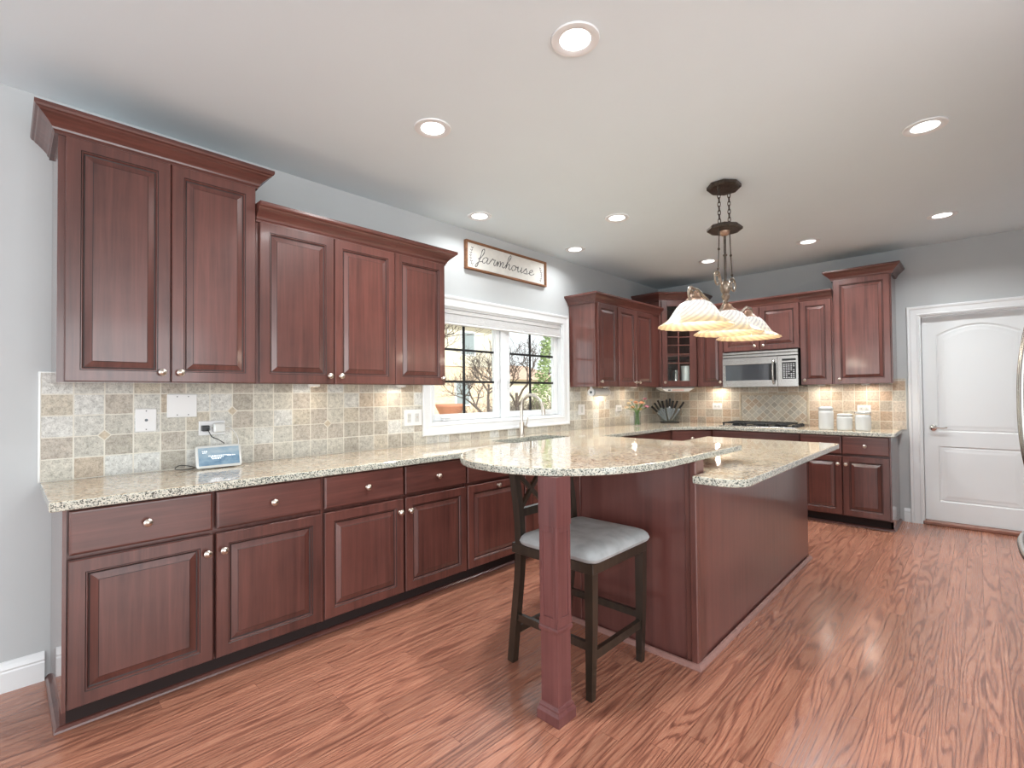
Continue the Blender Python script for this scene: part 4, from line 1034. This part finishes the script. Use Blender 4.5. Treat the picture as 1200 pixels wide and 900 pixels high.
for i, (an, lb) in enumerate(kn):
    an *= .8; L_ = .145 + .012 * ((i * 7) % 3)
    t = thing('kitchen_knife', lb, 'knife', (KX, KY, .9145), kdir, 'knives in the acrylic holder')
    a = R(an); d = Vector((math.sin(a), 0, math.cos(a))); s_ = Vector((math.cos(a), 0, -math.sin(a))); o0 = Vector((-.005 + .06 * math.sin(a), (-.02 + .013 * (i % 4)), .028))
    p0, p1, p2 = o0, o0 + d * L_, o0 + d * (L_ + .115)
    m = MB(); m.rings([[tuple(p0 - Vector((0, .001, 0))), tuple(p0 + s_ * .004 - Vector((0, .001, 0))), tuple(p1 + s_ * .014 - Vector((0, .001, 0))), tuple(p1 - s_ * .012 - Vector((0, .001, 0)))],
                       [tuple(p0 + Vector((0, .001, 0))), tuple(p0 + s_ * .004 + Vector((0, .001, 0))), tuple(p1 + s_ * .014 + Vector((0, .001, 0))), tuple(p1 - s_ * .012 + Vector((0, .001, 0)))]]); m.build('blade', 'chrome', t)
    m = MB(); m.tube([p1, p1 + d * .010], .0135, 10); m.build('bolster', 'chrome', t, smooth=True)
    m = MB(); m.tube([p1 + d * .010, p1 + d * .04, p1 + d * .08, p2], [.0125, .0145, .0125, .0145], 10); m.build('handle', 'black', t, smooth=True)

# ------------------------------------------------------------------ flowers
VX, VY = .235, 5.19
t = thing('flower_vase', 'clear straight glass vase of flowers on the granite near the corner', 'vase', (VX, VY, .9145))
MB().lathe([(0, 0), (.040, 0), (.043, .004), (.040, .08), (.043, .165), (.0405, .165), (.037, .08), (.039, .010), (0, .010)], None, 28, cap=False).build('glass_body', 'acrylic', t, smooth=True)
fl = [(-.130, .010, .215, 'cream', .033, 'cream rose at the window side edge of the bouquet'),
      (-.088, -.040, .262, 'cream', .033, 'cream rose second from the window side of the bouquet'),
      (-.085, .060, .300, 'cream', .031, 'cream rose at the back above the window side of the bouquet'),
      (-.038, -.055, .215, 'peach', .032, 'peach rose hanging low at the front of the bouquet, window side'),
      (-.022, .020, .275, 'peach', .034, 'large peach rose high in the middle of the bouquet'),
      (.012, -.050, .262, 'cream', .032, 'cream rose at the front centre of the bouquet'),
      (.052, -.070, .190, 'peach', .031, 'peach rose hanging low at the front of the bouquet, knife side'),
      (.045, .035, .270, 'peach', .034, 'peach rose at the back on the knife side of the bouquet'),
      (.082, -.030, .262, 'cream', .031, 'pale cream rose beside the mauve pink ones'),
      (.112, .012, .222, 'pink', .034, 'mauve pink rose at the knife side edge of the bouquet'),
      (.078, .055, .315, 'pink', .028, 'smaller mauve pink rose above the other on the knife side')]
ul = Vector((.70, .71, 0)); vl = Vector((.71, -.70, 0))
rng = random.Random(7)
for i, (a, b, z, colr, r, lb_) in enumerate(fl):
    r *= .88
    t = thing('rose', lb_, 'flower', (VX, VY, .9145), group='roses in the glass vase')
    top = ul * a + vl * b + Vector((0, 0, z)); foot = (ul * a + vl * b) * .20 + Vector((0, 0, .014)); mid = Vector((0, 0, .172)) + (ul * a + vl * b) * .20
    m = MB(); m.tube(smooth_path([foot, mid, top - Vector((0, 0, r * .4))], 6), .0028, 6); m.build('stem', 'leafgreen', t, smooth=True)
    m = MB()
    for ring, (cnt, rr, tilt) in enumerate(((5, r, .9), (5, r * .78, .55), (4, r * .5, .25))):
        for k in range(cnt):
            an = 2 * PI * k / cnt + ring * .6; dr = Vector((math.cos(an), math.sin(an), 0)); sd_ = Vector((-dr.y, dr.x, 0)); G = []
            for u_ in range(4):
                for v_ in range(4):
                    uu, vv = u_ / 3, (v_ / 3 - .5) * 2
                    wd = rr * .75 * math.sin(PI * (.18 + .72 * uu)); rad = rr * (.15 + .95 * math.sin(uu * PI * .6) * (.5 + tilt * .5)); hh = -r * .35 + uu * r * (1.15 - tilt * .4)
                    G.append(m.v(top + dr * (rad - abs(vv) * rr * .22) + sd_ * (vv * wd) + Vector((0, 0, hh))))
            for u_ in range(3):
                for v_ in range(3): m.face([G[u_ * 4 + v_], G[u_ * 4 + v_ + 1], G[(u_ + 1) * 4 + v_ + 1], G[(u_ + 1) * 4 + v_]])
    m.build('blossom', colr, t, smooth=True, recalc=False)
    m = MB()
    for k in range(5):
        an = rng.uniform(0, 2 * PI); base = mid.lerp(top, .25 + .12 * k); hv_ = (ul * a + vl * b + Vector((0, 0, .001))).normalized(); dr = (hv_ + Vector((0, 0, .1 + .2 * k))).normalized(); sd_ = Vector((-dr.y, dr.x, 0)).normalized(); ln = rng.uniform(.020, .032)
        q = [m.v(base), m.v(base + dr * ln * .5 + sd_ * .011), m.v(base + dr * ln + Vector((0, 0, -.008))), m.v(base + dr * ln * .5 - sd_ * .011)]; m.face(q)
    m.build('leaves', 'leafgreen', t, recalc=False)

# ------------------------------------------------------------------ framed sign
sg = thing('farmhouse_sign', 'whitewashed wooden sign with grey script lettering in a brown frame above the window', 'wall sign', (.001, 2.714, 2.378), LR)
sw, sh, ft, fd = 1.066, .250, .016, .036
m = MB()
for q in ((0, sw, 0, ft), (0, sw, sh - ft, sh), (0, ft, ft, sh - ft), (sw - ft, sw, ft, sh - ft)): m.box(q[0], q[1], -fd, 0, q[2], q[3], .002)
m.build('frame', 'frame_wood', sg)
MB().box(ft, sw - ft, -.014, -.002, ft, sh - ft).build('board', 'sign', sg)
LET = {
 'f': [[(.0, .25), (.22, .45), (.36, .95), (.30, 1.25), (.18, 1.1), (.16, .5), (.10, -.25), (.0, -.5), (-.06, -.3), (.12, -.02), (.36, .12)]],
 'a': [[(.42, .48), (.24, .55), (.06, .34), (.08, .06), (.24, .02), (.40, .30), (.44, .5), (.42, .12), (.52, .02), (.64, .16)]],
 'r': [[(.0, .16), (.14, .5), (.20, .60), (.26, .50), (.40, .52), (.36, .2), (.44, .02), (.58, .16)]],
 'm': [[(.0, .16), (.10, .5), (.12, .02)], [(.12, .02), (.2, .42), (.30, .52), (.34, .36), (.34, .02)], [(.34, .02), (.42, .42), (.54, .52), (.58, .36), (.56, .1), (.66, .02), (.78, .16)]],
 'h': [[(.0, .16), (.18, .6), (.34, 1.15), (.26, 1.35), (.16, 1.1), (.12, .5), (.10, .0)], [(.10, .0), (.18, .36), (.32, .52), (.38, .34), (.36, .1), (.46, .0), (.58, .14)]],
 'o': [[(.28, .52), (.1, .42), (.06, .16), (.2, .0), (.38, .14), (.40, .40), (.28, .52), (.40, .40), (.56, .46)]],
 'u': [[(.0, .3), (.08, .5), (.08, .18), (.18, .0), (.34, .16), (.40, .5)], [(.40, .5), (.40, .12), (.50, .0), (.62, .16)]],
 's': [[(.0, .12), (.22, .56), (.24, .4), (.36, .2), (.28, .02), (.1, .02)], [(.28, .02), (.44, .04), (.54, .16)]],
 'e': [[(.04, .16), (.26, .3), (.34, .44), (.24, .52), (.10, .38), (.10, .12), (.24, .0), (.42, .06), (.56, .24)]]}
m = MB(); x = 0; sc = .100; slant = .22
xs = .140
for chx in 'farmhouse':
    for st_ in LET[chx]:
        P = smooth_path([((xs + (px_ + slant * pz) * sc * 1.50), -.0155, .085 + pz * sc) for px_, pz in st_], 5)
        m.tube(P, [.0016 + .0022 * abs(math.sin(k * .55)) for k in range(len(P))], 6)
    xs += max(p_[0] for s2 in LET[chx] for p_ in s2) * sc * 1.50 - .004
m.build('lettering', 'ink', sg, smooth=True)
def sprig(name, x0, z0, s, n, hgt):
    m = MB(); P = smooth_path([(x0, -.0148, z0), (x0 - s * .022, -.0148, z0 + hgt * .5), (x0 + s * .004, -.0148, z0 + hgt)], 8); m.tube(P, .0012, 5)
    for k in range(2, len(P) - 1, 2):
        for sd2 in (-1, 1):
            b = P[k]; d = Vector((sd2 * .75, 0, .65)).normalized(); w_ = Vector((-d.z, 0, d.x)) * .0035; q = [b, b + d * .011 + w_, b + d * .022, b + d * .011 - w_]
            m.face([m.v(v_ + Vector((0, -.0005, 0))) for v_ in q])
    m.build(name, 'ink', sg)
sprig('laurel_sprig', .085, .035, 1, 8, .17); sprig('laurel_sprig', .985, .035, -1, 8, .15)

# ------------------------------------------------------------------ refrigerator (mostly beyond the frame; its handles show)
fr = thing('refrigerator', 'stainless refrigerator at the edge of the photo, only its bowed handles showing', 'refrigerator', (4.15, 3.352, 0), -LR)
# local: x runs towards the camera, front at -y
fw, fh, fd_ = .91, 1.78, .73
MB().box(.005, fw - .005, -fd_, 0, .03, fh, .004).build('cabinet_body', 'steel_dark', fr)
MB().box(.02, fw - .02, -fd_ + .03, -.03, .001, .03).build('toe_grille', 'black', fr)
fy = -.80
for a, b, hx in ((.004, fw / 2 - .003, fw / 2 - .058), (fw / 2 + .003, fw - .004, fw / 2 + .058)):
    o = MB().box(a, b, fy, -fd_ - .004, .72, fh, .012, seg=3).build('door', 'steel', fr)
    P = smooth_path([(hx, fy, .84), (hx, fy - .030, .87), (hx, fy - .060, 1.05), (hx, fy - .068, 1.24), (hx, fy - .060, 1.43), (hx, fy - .030, 1.61), (hx, fy, 1.64)], 6)
    MB().tube(P, .012, 12).build('door_handle', 'steel', o, smooth=True)
o = MB().box(.004, fw - .004, fy, -fd_ - .004, .08, .71, .012, seg=3).build('drawer', 'steel', fr)
P = smooth_path([(.07, fy, .64), (.10, fy - .038, .648), (.26, fy - .068, .652), (fw / 2, fy - .076, .653), (fw - .26, fy - .068, .652), (fw - .10, fy - .038, .648), (fw - .07, fy, .64)], 6)
MB().tube(P, .014, 12).build('drawer_handle', 'steel', o, smooth=True)

# ------------------------------------------------------------------ outside the window
ZG = -.35
def outmat():
    n = NT('pale_lawn_ground'); f = n.noise(n.pos(), 3.0, 6, 0.7)
    n.set('Base Color', n.ramp(f, [(0.35, srgb(150, 140, 112)), (0.65, srgb(206, 196, 166))])); n.set('Roughness', .95); return n.m
M['ground'] = outmat()
struct(MB().box(-40, -.16, -12, 45, ZG - .2, ZG).build('ground', 'ground'))
def brickmat():
    n = NT('pale_brick_and_siding'); p = n.pos(); x, y, z = n.sep(p)
    b = n.node('ShaderNodeTexBrick'); n.link(n.vec(n.math('ADD', x, y), z, 0.0), b.inputs['Vector']); b.inputs['Scale'].default_value = 4.0
    b.inputs['Color1'].default_value = srgb(212, 190, 166); b.inputs['Color2'].default_value = srgb(190, 162, 140); b.inputs['Mortar'].default_value = srgb(232, 218, 196)
    b.inputs['Mortar Size'].default_value = .02; n.set('Base Color', b.outputs[0]); n.set('Roughness', .9); return n.m
M['brick'] = brickmat()
M['siding'] = simple('cream_siding', srgb(214, 206, 188), .8)
M['roof'] = simple('tan_shingles', srgb(176, 150, 132), .9, var=.2, vs=8)
hs = thing('neighbour_house', 'pale brick neighbouring house seen through the bare trees outside the window', 'house', (-17.5, 16.0, ZG))
MB().box(-4, 0, -7, 4.5, 0, 3.2).build('brick_wall', 'brick', hs); MB().box(-3.8, .05, -7, 4.6, 3.2, 5.6).build('siding_wall', 'siding', hs)
MB().box(-6, -1.5, 4.6, 12.0, 0, 2.6).build('garage_wing', 'siding', hs); MB().rings([[(-6.3, 4.6, 2.6), (-1.1, 4.6, 2.6), (-1.1, 12.3, 2.6), (-6.3, 12.3, 2.6)], [(-3.9, 4.6, 3.7), (-3.6, 4.6, 3.7), (-3.6, 11.0, 3.7), (-3.9, 11.0, 3.7)]]).build('wing_roof', 'roof', hs)
MB().rings([[(-4.5, -7.4, 5.6), (.5, -7.4, 5.6), (.5, 5.0, 5.6), (-4.5, 5.0, 5.6)], [(-2.2, -5.5, 6.2), (-1.8, -5.5, 6.2), (-1.8, 3.0, 6.2), (-2.2, 3.0, 6.2)]]).build('roof', 'roof', hs)
for y, z in ((-5.6, 1.0), (-3.0, 1.0), (1.6, 1.0), (-5.4, 3.8), (-1.8, 3.8), (2.0, 3.8)):
    f = MB().box(-.05, .07, y - .55, y + .55, z, z + 1.4).build('window', 'white', hs); MB().box(.0, .08, y - .45, y + .45, z + .1, z + 1.3).build('pane', simple('house_window_glass', srgb(138, 148, 152), .1), f)
def tree(name, label, x, y, z, seed, h, r0, depth, spread, mat='bark'):
    rng = random.Random(seed); m = MB()
    def br(p, d, L, r, k):
        q = p + d * L; md = p + d * (L * .5) + Vector((rng.uniform(-1, 1), rng.uniform(-1, 1), rng.uniform(-1, 1))) * L * .07
        m.tube([p, md, q], [r, r * .82, r * .64], 5 if k > 2 else 3, cap=False)
        if k == 0: return
        for _ in range(3 if k > 1 else 4):
            a = Vector((rng.uniform(-1, 1), rng.uniform(-1, 1), rng.uniform(-.2, .9))).normalized(); nd = (d * (1 - spread) + a * spread).normalized()
            br(p.lerp(q, rng.uniform(.55, 1.0)), nd, L * rng.uniform(.62, .85), r * .58, k - 1)
    if name == 'bare_shrub':
        for t_ in range(9): br(Vector((rng.uniform(-.12, .12), rng.uniform(-.12, .12), 0)), Vector((rng.uniform(-.55, .55), rng.uniform(-.55, .55), 1)).normalized(), h, r0, depth - 1)
    else: br(Vector((0, 0, 0)), Vector((rng.uniform(-.1, .1), rng.uniform(-.1, .1), 1)).normalized(), h, r0, depth)
    o = m.build(name, mat, None, loc=(x, y, z), recalc=False); tag(o, label, 'tree', 'bare trees outside the window'); return o
tree('bare_tree', 'bare tree with a slanting trunk in the panes next to the window mullion', -6.6, 9.3, ZG, 3, 1.15, .085, 6, .55)
tree('bare_tree', 'bare tree farther off filling the panes beside the upper cabinet', -7.2, 7.6, ZG, 11, 1.6, .09, 6, .5)
tree('bare_tree', 'bare tree rising through the upper panes of the far sash', -10.5, 14.6, ZG, 21, 1.7, .10, 6, .5)
tree('bare_shrub', 'dense grey twiggy shrub low in the far window sash', -4.0, 7.9, ZG, 31, .72, .030, 6, .62)
tree('bare_shrub', 'low grey twiggy shrub in the near window sash beside the planter bowl', -3.1, 5.75, ZG, 41, .58, .026, 6, .62)
def evergreen():
    rng = random.Random(5); m = MB()
    for k in range(5200):
        z = rng.uniform(.2, 4.6); r = (.95 * (1 - (z / 4.9) ** 1.6)) * math.sqrt(rng.uniform(.35, 1)); a = rng.uniform(0, 2 * PI)
        p = Vector((r * math.cos(a), r * math.sin(a), z)); d = Vector((math.cos(a), math.sin(a), rng.uniform(-.4, .7))).normalized(); s_ = Vector((rng.uniform(-1, 1), rng.uniform(-1, 1), rng.uniform(-1, 1))).cross(d).normalized(); L_ = rng.uniform(.06, .15)
        m.face([m.v(p), m.v(p + d * L_ * .5 + s_ * .03), m.v(p + d * L_), m.v(p + d * L_ * .5 - s_ * .03)])
    t = thing('evergreen_tree', 'pale green evergreen tree at the side of the far window sash', 'tree', (-5.2, 10.75, ZG))
    m.build('foliage', simple('fresh_evergreen', srgb(158, 176, 126), .7, var=.35, vs=6), t, recalc=False)
    MB().tube([(0, 0, 0), (0, 0, 2.2), (.03, 0, 4.4)], [.12, .08, .02], 8).build('trunk', 'bark', t, smooth=True)
evergreen()
t = thing('planter_bowl', 'round terracotta-rimmed planter bowl on a stand outside the lower window pane', 'planter', (-5.3, 6.85, ZG)); t.scale = (.85, .85, 1.66)
MB().lathe([(0, .62), (.18, .63), (.34, .80), (.38, .84), (.38, .87), (.34, .87), (.30, .80), (0, .74)], None, 28, cap=False).build('bowl', simple('terracotta', srgb(196, 132, 104), .7), t, smooth=True)
MB().lathe([(.26, 0), (.20, .04), (.09, .12), (.07, .45), (.12, .62), (0, .63)], None, 20, cap=True).build('stand', simple('weathered_stone', srgb(160, 150, 140), .8), t, smooth=True)
